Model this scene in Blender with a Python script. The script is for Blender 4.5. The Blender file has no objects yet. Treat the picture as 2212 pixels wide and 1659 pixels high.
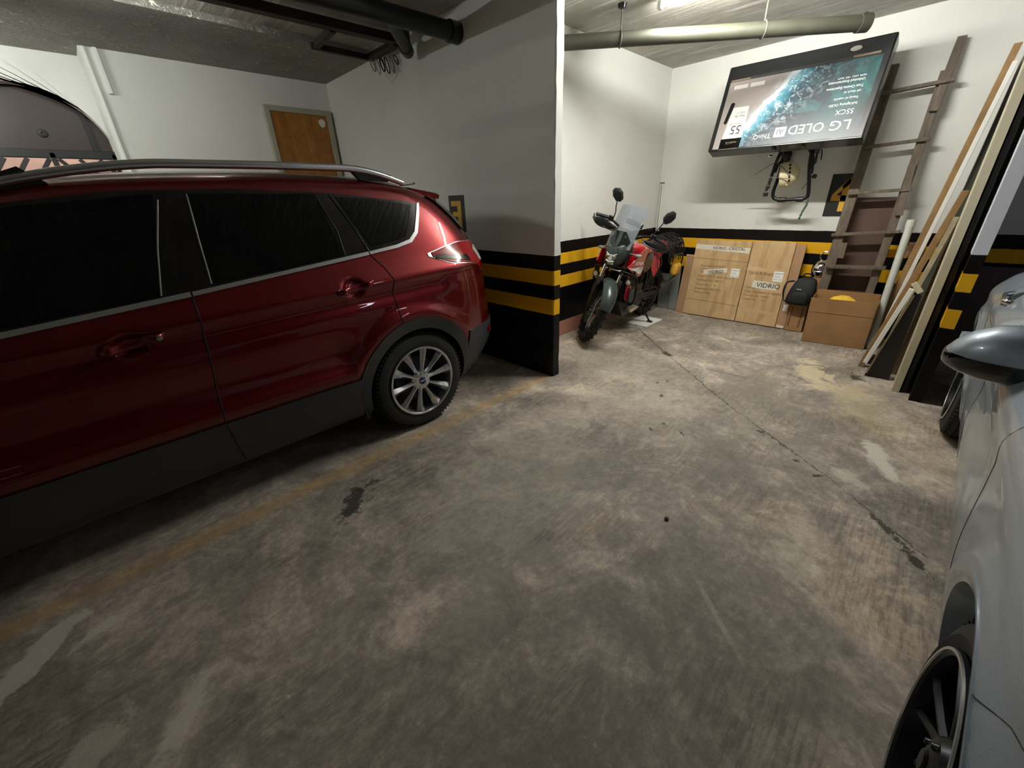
import bpy, bmesh, math, random
from mathutils import Vector, Matrix
from mathutils.bvhtree import BVHTree
R = math.radians
PI = math.pi
random.seed(7)
SC = bpy.context.scene
COL = SC.collection

# ------------------------------------------------------------------ camera, world, lights, exposure
cam_d = bpy.data.cameras.new('camera')
cam = bpy.data.objects.new('camera', cam_d); COL.objects.link(cam)
yaw, pit, roll, FPX = 0.771381877, 0.434625513, -0.0373765781, 857.111
fw = Vector((math.sin(yaw)*math.cos(pit), math.cos(yaw)*math.cos(pit), -math.sin(pit)))
rt = Vector((math.cos(yaw), -math.sin(yaw), 0)); up = rt.cross(fw)
r2 = math.cos(roll)*rt + math.sin(roll)*up
u2 = -math.sin(roll)*rt + math.cos(roll)*up
M = Matrix.Identity(4)
for i in range(3):
    M[i][0] = r2[i]; M[i][1] = u2[i]; M[i][2] = -fw[i]
M.translation = Vector((0, 0, 1.46))
cam.matrix_world = M
cam_d.sensor_width = 36; cam_d.lens = 36*FPX/2212; cam_d.clip_start = .02
SC.camera = cam
SC.view_settings.view_transform = 'Standard'
SC.view_settings.look = 'None'
SC.view_settings.gamma = 1
SC.view_settings.exposure = 0.0
w = bpy.data.worlds.new('world'); SC.world = w; w.use_nodes = True
w.node_tree.nodes['Background'].inputs[0].default_value = (.9, .95, 1, 1)
w.node_tree.nodes['Background'].inputs[1].default_value = .004
TUBE = 520.0          # emission of the bay-four fluorescent tube
TUBE3 = 330.0         # emission of the tube over the red car's bay

def area(name, loc, rot, sx, sy, power, col):
    d = bpy.data.lights.new(name, 'AREA'); d.shape = 'RECTANGLE'; d.size = sx; d.size_y = sy
    d.energy = power; d.color = col
    o = bpy.data.objects.new(name, d); o.location = loc; o.rotation_euler = rot; COL.objects.link(o)
    return o
area('rear_fill_light', (-2.2, -3.2, 2.7), (0, 0, 0), 1.2, .1, .8, (1, .95, .86))  # unseen weak fill added behind the camera to lift the dark foreground
area('right_bay_cool_fill', (2.9, -1.5, 2.7), (0, 0, 0), .1, 1.2, 9, (.84, .87, 1))  # unseen cool light added to tint the nib wall and silver car
area('outside_wall_fill', (-.3, 8.3, 3.4), (R(25), 0, 0), 2.2, .6, 70, (1, .93, .86))  # unseen light added outside to brighten the wall behind the gate

# ------------------------------------------------------------------ materials
def lin(h):
    c = [int(h[i:i+2], 16)/255 for i in (0, 2, 4)]
    return tuple((x/12.92 if x <= .04045 else ((x+.055)/1.055)**2.4) for x in c) + (1,)

class NT:
    def __init__(s, name):
        s.m = bpy.data.materials.new(name); s.m.use_nodes = True
        s.t = s.m.node_tree; s.b = s.t.nodes['Principled BSDF']
    def n(s, kind, **kw):
        nd = s.t.nodes.new(kind)
        for k, v in kw.items():
            if k.startswith('i_'):
                key = k[2:]
                key = int(key) if key.isdigit() else key.replace('_', ' ')
                nd.inputs[key].default_value = v
            else: setattr(nd, k, v)
        return nd
    def l(s, a, b): s.t.links.new(a, b)
    def coord(s, scale=(1, 1, 1), rot=(0, 0, 0), space='Object'):
        if space == 'World':
            src = s.n('ShaderNodeNewGeometry').outputs['Position']
        else: src = s.n('ShaderNodeTexCoord').outputs[space]
        mp = s.n('ShaderNodeMapping'); mp.inputs['Scale'].default_value = scale; mp.inputs['Rotation'].default_value = rot
        s.l(src, mp.inputs[0]); return mp.outputs[0]
    def noise(s, vec, scale, detail=6, rough=.6, dist=0):
        nd = s.n('ShaderNodeTexNoise'); nd.inputs['Scale'].default_value = scale
        nd.inputs['Detail'].default_value = detail; nd.inputs['Roughness'].default_value = rough
        nd.inputs['Distortion'].default_value = dist
        s.l(vec, nd.inputs['Vector']); return nd.outputs['Fac']
    def ramp(s, fac, stops, interp='LINEAR'):
        nd = s.n('ShaderNodeValToRGB'); cr = nd.color_ramp; cr.interpolation = interp
        while len(cr.elements) > 1: cr.elements.remove(cr.elements[-1])
        for i, (p, c) in enumerate(stops):
            e = cr.elements[0] if i == 0 else cr.elements.new(p)
            e.position = p; e.color = c if len(c) == 4 else (*c, 1)
        s.l(fac, nd.inputs[0]); return nd.outputs[0]
    def mix(s, fac, a, b, mode='MIX'):
        nd = s.n('ShaderNodeMix', data_type='RGBA', blend_type=mode)
        for v, i in ((fac, 0), (a, 6), (b, 7)):
            if hasattr(v, 'links') or hasattr(v, 'is_linked'): s.l(v, nd.inputs[i])
            else: nd.inputs[i].default_value = v
        return nd.outputs[2]
    def math(s, op, a, b=0.0, c=None):
        nd = s.n('ShaderNodeMath', operation=op)
        for v, i in ((a, 0), (b, 1), (c, 2)):
            if v is None: continue
            if hasattr(v, 'is_linked'): s.l(v, nd.inputs[i])
            else: nd.inputs[i].default_value = v
        return nd.outputs[0]
    def bump(s, h, strength, dist=.01):
        nd = s.n('ShaderNodeBump'); nd.inputs['Strength'].default_value = strength; nd.inputs['Distance'].default_value = dist
        s.l(h, nd.inputs['Height']); s.l(nd.outputs[0], s.b.inputs['Normal'])
    def set(s, **kw):
        for k, v in kw.items():
            inp = s.b.inputs[k.replace('_', ' ')]
            if hasattr(v, 'is_linked'): s.l(v, inp)
            else: inp.default_value = v
        return s

def P(name, hexc, rough=.5, metal=0, coat=0, var=0, vscale=8, bump=0, bscale=60, spec=.5, aniso=None, alpha=None, trans=0):
    t = NT(name); c = lin(hexc)
    t.set(Roughness=rough, Metallic=metal, Base_Color=c)
    t.b.inputs['Coat Weight'].default_value = coat; t.b.inputs['Coat Roughness'].default_value = .03
    t.b.inputs['Specular IOR Level'].default_value = spec
    t.b.inputs['Transmission Weight'].default_value = trans
    v = t.coord(aniso or (1, 1, 1))
    f = t.noise(v, vscale, 5)
    if var:
        d = tuple(x*(1-var) for x in c[:3])+(1,); e = tuple(min(1, x*(1+var)) for x in c[:3])+(1,)
        t.set(Base_Color=t.ramp(f, [(.3, d), (.7, e)]))
    if bump:
        t.bump(t.noise(v, bscale, 4), bump, .004)
    return t.m

BANDS = [(0, '070708'), (.562, 'e4ad20'), (.69, '070708'), (.803, 'e4ad20'), (.922, '0b0706'), (1.033, 'e4e5e0')]
def wall_mat(name, bands=True, plinth=None, white='dcddd6', chips=0):
    t = NT(name)
    pos = t.n('ShaderNodeNewGeometry').outputs['Position']
    sp = t.n('ShaderNodeSeparateXYZ'); t.l(pos, sp.inputs[0])
    wv = t.coord((1, 1, 1), space='World')
    wob = t.noise(wv, 14, 3)
    z = t.math('ADD', sp.outputs[2], t.math('MULTIPLY', t.math('SUBTRACT', wob, .5), .008))
    z3 = t.math('DIVIDE', z, 3.0)
    if bands:
        st = [(a/3, lin(c)) for a, c in BANDS]; st[-1] = (st[-1][0], lin(white))
        if plinth: st = [(0, lin('a9796a'))] + [(plinth/3, st[0][1])] + st[1:]
        col = t.ramp(z3, st, 'CONSTANT')
    else: col = t.ramp(z3, [(0, lin(white))], 'CONSTANT')
    dirt = t.noise(wv, 1.3, 7, .65)
    col = t.mix(.10, col, t.ramp(dirt, [(.35, lin('8f8b80')), (.65, lin('ffffff'))]), 'MULTIPLY')
    if chips:
        ch = t.noise(wv, 17, 6, .7)
        col = t.mix(t.ramp(ch, [(.70, (0, 0, 0, 1)), (.715, (1, 1, 1, 1))]), col, lin('cfcabf'))
    t.set(Base_Color=col, Roughness=t.ramp(z3, [(0, (.42,)*3), (1.03/3, (.6,)*3)], 'CONSTANT'))
    t.b.inputs['Specular IOR Level'].default_value = .2
    t.bump(t.noise(wv, 55, 5), .12, .004)
    return t.m

# concrete floor with stains, crack and a worn yellow line
def floor_mat():
    t = NT('concrete_floor')
    pos = t.n('ShaderNodeNewGeometry').outputs['Position']
    w1 = t.coord((1, 1, 1), space='World')
    big = t.noise(w1, .9, 9, .62, .6)
    mid = t.noise(w1, 3.2, 12, .74, .8)
    fine = t.noise(w1, 24, 11, .8)
    brush = t.noise(t.coord((3.5, 42, 1), (0, 0, R(35)), space='World'), 1.5, 8, .72, .5)
    bmask = t.ramp(t.noise(w1, 1.7, 4, .5), [(.45, (.03,)*3), (.62, (.55,)*3)])
    base = t.ramp(big, [(.34, lin('958d84')), (.46, lin('aaa196')), (.54, lin('bdb3a7')), (.64, lin('d2c9bb'))])
    base = t.mix(.5, base, t.ramp(mid, [(.36, lin('5e5c58')), (.5, lin('a09e9a')), (.62, lin('e2e0da'))]), 'OVERLAY')
    base = t.mix(.36, base, t.ramp(fine, [(.38, lin('464442')), (.5, lin('949290')), (.62, lin('dcd9d4'))]), 'OVERLAY')
    base = t.mix(bmask, base, t.ramp(brush, [(.40, lin('55524e')), (.5, lin('969696')), (.62, lin('b8b6b2'))]), 'OVERLAY')
    pit_ = t.noise(w1, 21, 9, .8, 1.0)
    base = t.mix(t.ramp(pit_, [(.60, (0, 0, 0, 1)), (.67, (.5, .5, .5, 1))]), base, lin('d2ccbc'))
    base = t.mix(t.ramp(pit_, [(.31, (.6,)*3), (.38, (0, 0, 0))]), base, lin('3f3a31'))
    sp = t.n('ShaderNodeSeparateXYZ'); t.l(pos, sp.inputs[0]); X, Y = sp.outputs[0], sp.outputs[1]
    n5 = t.noise(w1, 4.2, 9, .72, .5); n12 = t.noise(w1, 16, 6, .75)
    def blob(cx, cy, rx, ry, ang, edge=.12, wob=.9, amt=1.0, nz=None, mask=True):
        ca, sa = math.cos(ang), math.sin(ang)
        dx = t.math('SUBTRACT', X, cx); dy = t.math('SUBTRACT', Y, cy)
        a = t.math('MULTIPLY', t.math('ADD', t.math('MULTIPLY', dx, ca), t.math('MULTIPLY', dy, sa)), 1/rx)
        b = t.math('MULTIPLY', t.math('SUBTRACT', t.math('MULTIPLY', dy, ca), t.math('MULTIPLY', dx, sa)), 1/ry)
        d = t.math('SQRT', t.math('ADD', t.math('MULTIPLY', a, a), t.math('MULTIPLY', b, b)))
        d = t.math('ADD', d, t.math('MULTIPLY', t.math('SUBTRACT', nz or n12, .5), wob*9))
        mr = t.n('ShaderNodeMapRange'); mr.inputs[1].default_value = 1+edge; mr.inputs[2].default_value = 1-edge
        mr.inputs[3].default_value = 0; mr.inputs[4].default_value = amt
        t.l(d, mr.inputs[0])
        if not mask: return mr.outputs[0]
        mk = t.n('ShaderNodeMapRange'); mk.inputs[1].default_value = .36; mk.inputs[2].default_value = .58; mk.inputs[3].default_value = .25; mk.inputs[4].default_value = 1
        t.l(n12, mk.inputs[0]); return t.math('MULTIPLY', mr.outputs[0], mk.outputs[0])
    # broad tonal patches: lighter and darker than the slab
    for cx, cy, rx, ry, an, hx, am, wb in [
        (1.35, 1.35, .75, .38, .35, 'b3ad9e', .55, .5), (3.0, 1.45, .9, .5, .6, 'b5ae9b', .5, .5),
        (3.35, .62, .62, .22, .75, '827c6f', .75, .35), (2.7, .35, .3, .12, .8, '8a8578', .6, .4),
        (3.6, .02, .5, .16, .2, 'b3a482', .7, .5),
        (1.5, .25, .8, .35, .3, '6b6458', .55, .4),
        (.35, .55, .8, .4, .2, '6a6355', .5, .5), (1.75, 1.02, .8, .10, -.55, '6f6a5f', .5, .6),
        (1.23, .20, .17, .012, -2.3, 'c8c2b4', .4, .3),
        (4.0, 2.0, .33, .16, .9, '5d5344', .75, .6), (4.3, 2.45, .3, .2, .3, '6d6250', .6, .6),
        (3.84, 2.36, .2, .1, .3, '655c4d', .6, .6)]:
        base = t.mix(blob(cx, cy, rx, ry, an, .3, wb*.9, am, n5), base, lin(hx))
    for cx, cy, rx, ry, an, hx, am, ed in [(-.45, 1.88, .085, .035, .5, 'd2ccbe', .75, .12), (-.66, 1.86, .17, .05, .85, 'd2ccbe', .75, .12), (-.27, 1.28, .13, .04, .9, 'd6cfbd', .6, .25),
        (-.50, 1.37, .16, .06, .7, 'c4bdae', .6, .2), (4.05, .42, .26, .11, .4, 'd8caa4', .75, .12), (3.85, .15, .12, .10, .4, 'c8ba95', .6, .12), (2.88, -.13, .20, .045, .3, 'e2dccd', .7, .3), (2.55, -.05, .12, .04, .8, 'd6cfbd', .5, .3)]:
        base = t.mix(blob(cx, cy, rx, ry, an, ed, .62, am, n5, False), base, lin(hx))
    for cx, cy, rx, ry, an in [(.56, 1.84, .13, .05, .75), (.68, 1.91, .05, .02, .3), (4.19, .14, .08, .035, .5), (2.74, .46, .035, .02, .9),
        (2.82, 1.19, .02, .018, 0), (3.02, 1.33, .012, .01, 0), (2.3, 1.02, .022, .01, .8), (2.38, .83, .02, .01, .8), (2.42, .98, .012, .01, 0),
        (2.52, .22, .03, .012, -.7), (2.44, .10, .03, .012, -.7), (3.1, 1.28, .02, .008, .3), (2.2, -.22, .07, .02, .6), (2.05, -.33, .06, .02, .6),
        (3.75, 1.6, .08, .03, .8)]:
        base = t.mix(blob(cx, cy, rx*.95, ry*.95, an, .25, .8, .92, None, False), base, lin('33302a'))
    # long crack: piecewise line in plan, wobbling
    def seg(x0, y0, x1, y1, wd, am):
        L = math.hypot(x1-x0, y1-y0); ux, uy = (x1-x0)/L, (y1-y0)/L
        dx = t.math('SUBTRACT', X, x0); dy = t.math('SUBTRACT', Y, y0)
        s_ = t.math('ADD', t.math('MULTIPLY', dx, ux), t.math('MULTIPLY', dy, uy))
        q = t.math('SUBTRACT', t.math('MULTIPLY', dy, ux), t.math('MULTIPLY', dx, uy))
        q = t.math('ABSOLUTE', t.math('ADD', q, t.math('MULTIPLY', t.math('SUBTRACT', n12, .5), .09)))
        wdn = t.math('MULTIPLY', t.math('ADD', t.math('MULTIPLY', n5, 2.6), -.75), wd)
        inside = t.math('LESS_THAN', q, wdn)
        inside = t.math('MULTIPLY', inside, t.math('GREATER_THAN', s_, 0)); inside = t.math('MULTIPLY', inside, t.math('LESS_THAN', s_, L))
        return t.math('MULTIPLY', inside, am)
    for s_ in [(4.45, 2.36, 3.71, 1.57, .011, .9), (3.71, 1.57, 2.97, .72, .009, .9), (2.97, .72, 2.45, .02, .008, .9), (2.45, .02, 2.1, -.36, .007, .8), (3.58, 1.15, 3.61, .76, .006, .8), (1.9, .75, 1.55, 1.05, .004, .5)]:
        base = t.mix(seg(*s_), base, lin('38342d'))
    # worn yellow parking line
    q = t.math('ABSOLUTE', t.math('SUBTRACT', Y, t.math('ADD', 2.14, t.math('MULTIPLY', t.math('SUBTRACT', n5, .5), .05))))
    ln = t.n('ShaderNodeMapRange'); ln.inputs[1].default_value = .075; ln.inputs[2].default_value = .035; t.l(q, ln.inputs[0])
    wear = t.ramp(mid, [(.30, (.25,)*3), (.6, (.8,)*3)])
    lm = t.math('MULTIPLY', t.math('MULTIPLY', ln.outputs[0], wear), .6)
    lm = t.math('MULTIPLY', lm, t.math('LESS_THAN', X, 2.52)); lm = t.math('MULTIPLY', lm, t.math('GREATER_THAN', X, -3))
    base = t.mix(lm, base, lin('b98f3f'))
    t.set(Base_Color=base, Roughness=t.ramp(mid, [(.3, (.48,)*3), (.7, (.72,)*3)]))
    t.b.inputs['Specular IOR Level'].default_value = .35
    h = t.math('ADD', t.math('MULTIPLY', fine, .5), t.math('ADD', t.math('MULTIPLY', brush, .6), t.math('MULTIPLY', pit_, .5)))
    t.bump(h, .55, .008)
    return t.m

def ceil_mat():
    t = NT('ceiling_flaking_paint')
    v = t.coord((16, 1.1, 1), space='World'); st = t.noise(v, 1.0, 7, .7, .25)
    w1 = t.coord(space='World'); n = t.noise(w1, 3, 7, .65); n2 = t.noise(w1, 26, 6, .7)
    col = t.ramp(n, [(.35, lin('9c988c')), (.6, lin('bcb8ab'))])
    col = t.mix(t.ramp(n2, [(.64, (0,)*3), (.68, (.5,)*3)]), col, lin('6f6656'))
    col = t.mix(t.ramp(st, [(.56, (0,)*3), (.60, (.8,)*3)]), col, lin('dedcd4'))
    t.set(Base_Color=col, Roughness=.38)
    t.bump(t.math('ADD', t.math('MULTIPLY', st, 1.2), t.math('MULTIPLY', n2, .5)), 1.0, .03)
    return t.m

def popcorn_mat():
    t = NT('spattered_plaster')
    w1 = t.coord(space='World'); n = t.noise(w1, 22, 6, .7, .8); n0 = t.noise(w1, 2, 5)
    t.set(Base_Color=t.ramp(n0, [(.35, lin('b5b1a6')), (.65, lin('d0ccc0'))]), Roughness=.6)
    t.bump(t.ramp(n, [(.4, (0,)*3), (.62, (1,)*3)]), 1.0, .05)
    return t.m

def carpaint(name, base, flake, rough=.28, metal=.55):
    t = NT(name); v = t.coord(); n = t.noise(v, 900, 2)
    t.set(Base_Color=t.ramp(n, [(.35, lin(base)), (.7, lin(flake))]), Roughness=rough, Metallic=metal)
    t.b.inputs['Coat Weight'].default_value = .75; t.b.inputs['Coat Roughness'].default_value = .02
    return t.m

def wood(name, a, b, scale=3, axis=2, rough=.65):
    t = NT(name); s = [14, 14, 14]; s[axis] = 1.0
    n = t.noise(t.coord(tuple(s)), scale, 8, .68, .5)
    n2 = t.noise(t.coord(), 7, 6, .7)
    c = t.ramp(n, [(.32, lin(a)), (.66, lin(b))])
    c = t.mix(.35, c, t.ramp(n2, [(.35, lin('5c564a')), (.65, lin('c8c4ba'))]), 'OVERLAY')
    t.set(Base_Color=c, Roughness=rough); t.bump(n, .3, .004)
    return t.m

def cardboard(name, a='b3946a', b='c7a97d'):
    t = NT(name); v = t.coord()
    n = t.noise(v, 6, 6, .6); st = t.noise(t.coord((1, 9, .8)), 1.4, 3, .5)
    c = t.ramp(n, [(.3, lin(a)), (.7, lin(b))])
    c = t.mix(t.ramp(st, [(.56, (0,)*3), (.60, (.32,)*3)]), c, lin('8e6c3f'))
    t.set(Base_Color=c, Roughness=.7); t.b.inputs['Specular IOR Level'].default_value = .25
    t.bump(t.noise(v, 40, 4), .1, .003)
    return t.m

def glassy(name, hexc, alpha=.35, rough=.04):
    t = NT(name); t.set(Base_Color=lin(hexc), Roughness=rough, Alpha=alpha)
    t.b.inputs['Specular IOR Level'].default_value = .6
    return t.m

def emis(name, col, s):
    t = NT(name); t.set(Base_Color=(1, 1, 1, 1), Emission_Color=(*col, 1), Emission_Strength=s); return t.m

def wave_print():
    # printed photograph of surf meeting a beach, in box coordinates (u right, v up)
    t = NT('printed_surf_photo'); co = t.n('ShaderNodeTexCoord').outputs['UV']
    sp = t.n('ShaderNodeSeparateXYZ'); t.l(co, sp.inputs[0]); U, V = sp.outputs[0], sp.outputs[1]
    mp = t.n('ShaderNodeMapping'); t.l(co, mp.inputs[0]); v = mp.outputs[0]
    n = t.noise(v, 5, 10, .68, .8); n2 = t.noise(v, 16, 10, .75, 1.2)
    # distance across the shoreline: runs diagonally up to the right
    d = t.math('SUBTRACT', U, t.math('ADD', .02, t.math('MULTIPLY', V, .72)))
    d = t.math('ADD', d, t.math('MULTIPLY', t.math('SUBTRACT', n, .5), .22))
    sea = t.ramp(d, [(0, lin('a39a94')), (.05, lin('b1aeac')), (.085, lin('e6edf0')), (.125, lin('dfeaf0')), (.145, lin('78b2c6')), (.21, lin('3d8194')), (.28, lin('243f50')), (.42, lin('1c222b')), (.6, lin('222f36')), (.8, lin('1d4a4b')), (.98, lin('15292b'))])
    foam = t.ramp(n2, [(.50, (0,)*3), (.60, (1,)*3)])
    near = t.ramp(d, [(.04, (0,)*3), (.12, (1,)*3), (.30, (.65,)*3), (.42, (.25,)*3), (.55, (.0,)*3)])
    c = t.mix(t.math('MULTIPLY', foam, near), sea, lin('d6e8ee'))
    n3 = t.noise(v, 9, 9, .7, .6)
    teal = t.math('MULTIPLY', t.ramp(n3, [(.48, (0,)*3), (.62, (1,)*3)]), t.math('GREATER_THAN', V, .25))
    c = t.mix(t.math('MULTIPLY', t.math('MULTIPLY', teal, t.math('GREATER_THAN', d, .3)), .5), c, lin('35706e'))
    low = t.ramp(V, [(.0, (1,)*3), (.12, (.8,)*3), (.25, (.0,)*3)])
    c = t.mix(t.math('MULTIPLY', low, t.ramp(d, [(.1, (0,)*3), (.3, (.8,)*3)])), c, lin('3d444a'))
    t.set(Base_Color=c, Roughness=.42); t.b.inputs['Coat Weight'].default_value = .18
    t.b.inputs['Coat Roughness'].default_value = .2
    return t.m

MT = dict(
    floor=floor_mat(), ceil=ceil_mat(), pop=popcorn_mat(),
    wall=wall_mat('painted_wall_stripes'), wallchip=wall_mat('painted_wall_stripes_chipped', chips=1),
    wallp=wall_mat('painted_wall_tile_plinth', plinth=.17), wallplain=wall_mat('plain_white_wall', bands=False),
    lilac=wall_mat('painted_wall_cool_tint', white='dcdbe2'),  # white wall, with the lilac of its light put into the colour
    white=P('white_paint', 'e2e2dc', .5), cream=P('door_frame_putty', 'a39f8c', .5, var=.06),
    doorwood=wood('varnished_door_wood', '8a561c', 'b07a30', 1.3, 2, .4),
    red=carpaint('metallic_red_paint', '480003', '82030c', .32, .7), silver=carpaint('metallic_silver_paint', '8d98a2', 'aeb9c3', .42, .4),
    glass=P('tinted_car_glass', '040506', .03, spec=.35), gblack=P('gloss_black', '07070a', .08, coat=.5),
    clad=P('dark_grey_cladding', '2e3032', .45, bump=.15, bscale=400), dark=P('black_void_plastic', '050505', .8),
    rubber=P('tyre_rubber', '171816', .7, var=.25, vscale=14, bump=.2, bscale=120), alloy=P('bright_alloy', 'c9cbce', .2, metal=.9),
    darkalloy=P('dark_alloy', '26282b', .3, metal=.8), chrome=P('chrome', 'd8d8d8', .08, metal=1), satin=P('satin_silver', 'cfd1d4', .25, metal=.9),
    blue=P('blue_enamel', '0b1c58', .25), wtext=P('white_print', 'e8e8e6', .45), redlens=P('red_lens', '9e0f16', .08, coat=1),
    clearlens=P('clear_lens', 'e7dede', .06, coat=1), seam=P('seam_black', '020202', .7),
    pipe=P('painted_grey_green_pipe', '3e3f33', .6, var=.2, vscale=5, bump=.1), dpipe=P('dark_green_pipe', '1b211c', .4, var=.3, vscale=6),
    brownwood=wood('dark_stained_batten', '1e130c', '38261a', 2, 0), ladder=wood('weathered_ladder_wood', '4c4236', '75695a', 2.2, 2),
    tan=wood('tan_board', '8d6e47', 'a98657', 1.2, 2), palewood=wood('pale_board', '9e927c', 'b8ab93', 1.6, 2), chip=P('chipboard_edge', '7d6247', .8, var=.35, vscale=90, bump=.6, bscale=150),
    creamb=P('cream_painted_edge', 'cbc4a9', .5, var=.06), greyb=P('grey_green_board', '595c4e', .6, var=.15), blackb=P('black_sheet', '0a0a0b', .5), brownb=P('brown_hardboard', '50382c', .55, var=.1),
    redbrown=P('dark_red_brown_panel', '35201a', .5, var=.15), whiteb=P('white_lacquer', 'efeee8', .35), pvc=P('white_pvc', 'c9cabf', .35, var=.06),
    card=cardboard('cardboard'), cardd=cardboard('cardboard_brown', '8f6d49', 'a07b54'), cardr=cardboard('cardboard_reddish', '9a7656', 'ab8967'), ink=P('brown_print_ink', '5e4628', .7), marker=P('black_marker', '1c1c1c', .6),
    paper=P('white_paper_label', 'e0ded6', .5), tape=P('masking_tape', 'd2cbb7', .55), gloss=P('clear_packing_tape', 'caa87c', .12, coat=.8),
    sheet=P('grey_sheet', '7f837d', .45, var=.1), fabric=P('black_nylon_fabric', '0e1011', .75, bump=.3, bscale=300), blk=P('black_plastic', '111213', .4), blkm=P('black_metal', '101011', .3, metal=.4),
    bred=P('red_gloss_plastic', 'b00d1f', .15, coat=1), bwhite=P('white_gloss_plastic', 'e8e6e4', .2), seat=P('red_seat_cover', 'b5393a', .75, bump=.3, bscale=200), engine=P('engine_grey', '3c3d3d', .4, metal=.6, var=.2),
    gunmetal=P('gunmetal_plastic', '384140', .3, metal=.3), screen=glassy('smoked_windshield', '8b9299', .55), dscreen=glassy('dark_windshield', '1d2223', .88, .1), lampglass=P('headlight_glass', 'b9bcc0', .06, metal=.6),
    cordc=P('grey_cord', '5b564c', .6), helmet=P('cream_helmet_shell', 'd6c9a2', .35, var=.08), yel=P('yellow_plastic_bag', 'f0c23a', .35), yp=P('painted_yellow', 'd9a83a', .5), signblk=P('painted_black', '171310', .5),
    boxblk=P('black_printed_carton', '131517', .35, coat=.2), carb=P('grey_print', '3b3a38', .4), bronze=P('bronze_print', '8a7a66', .35), greenish=P('dark_green_carton', '2c3a33', .3),
    arch=P('dark_brown_shutter', '2e211b', .45, var=.12), gate=P('black_iron', '070606', .5), brick=P('pinkish_stone', 'e6c2b2', .8, var=.2, vscale=3), wire=P('white_wire', 'b9b5a6', .5),
    greenrag=P('green_rope', '44594a', .8), teal=P('green_plastic', '2c4a3a', .5),
    tube=emis('fluorescent_tube', (1, .985, .93), TUBE), tube3=emis('fluorescent_tube_cool', (.97, 1, .95), TUBE3), tube5=emis('fluorescent_tube_dim', (.97, 1, .95), TUBE3*.30), surf=wave_print())

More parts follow.
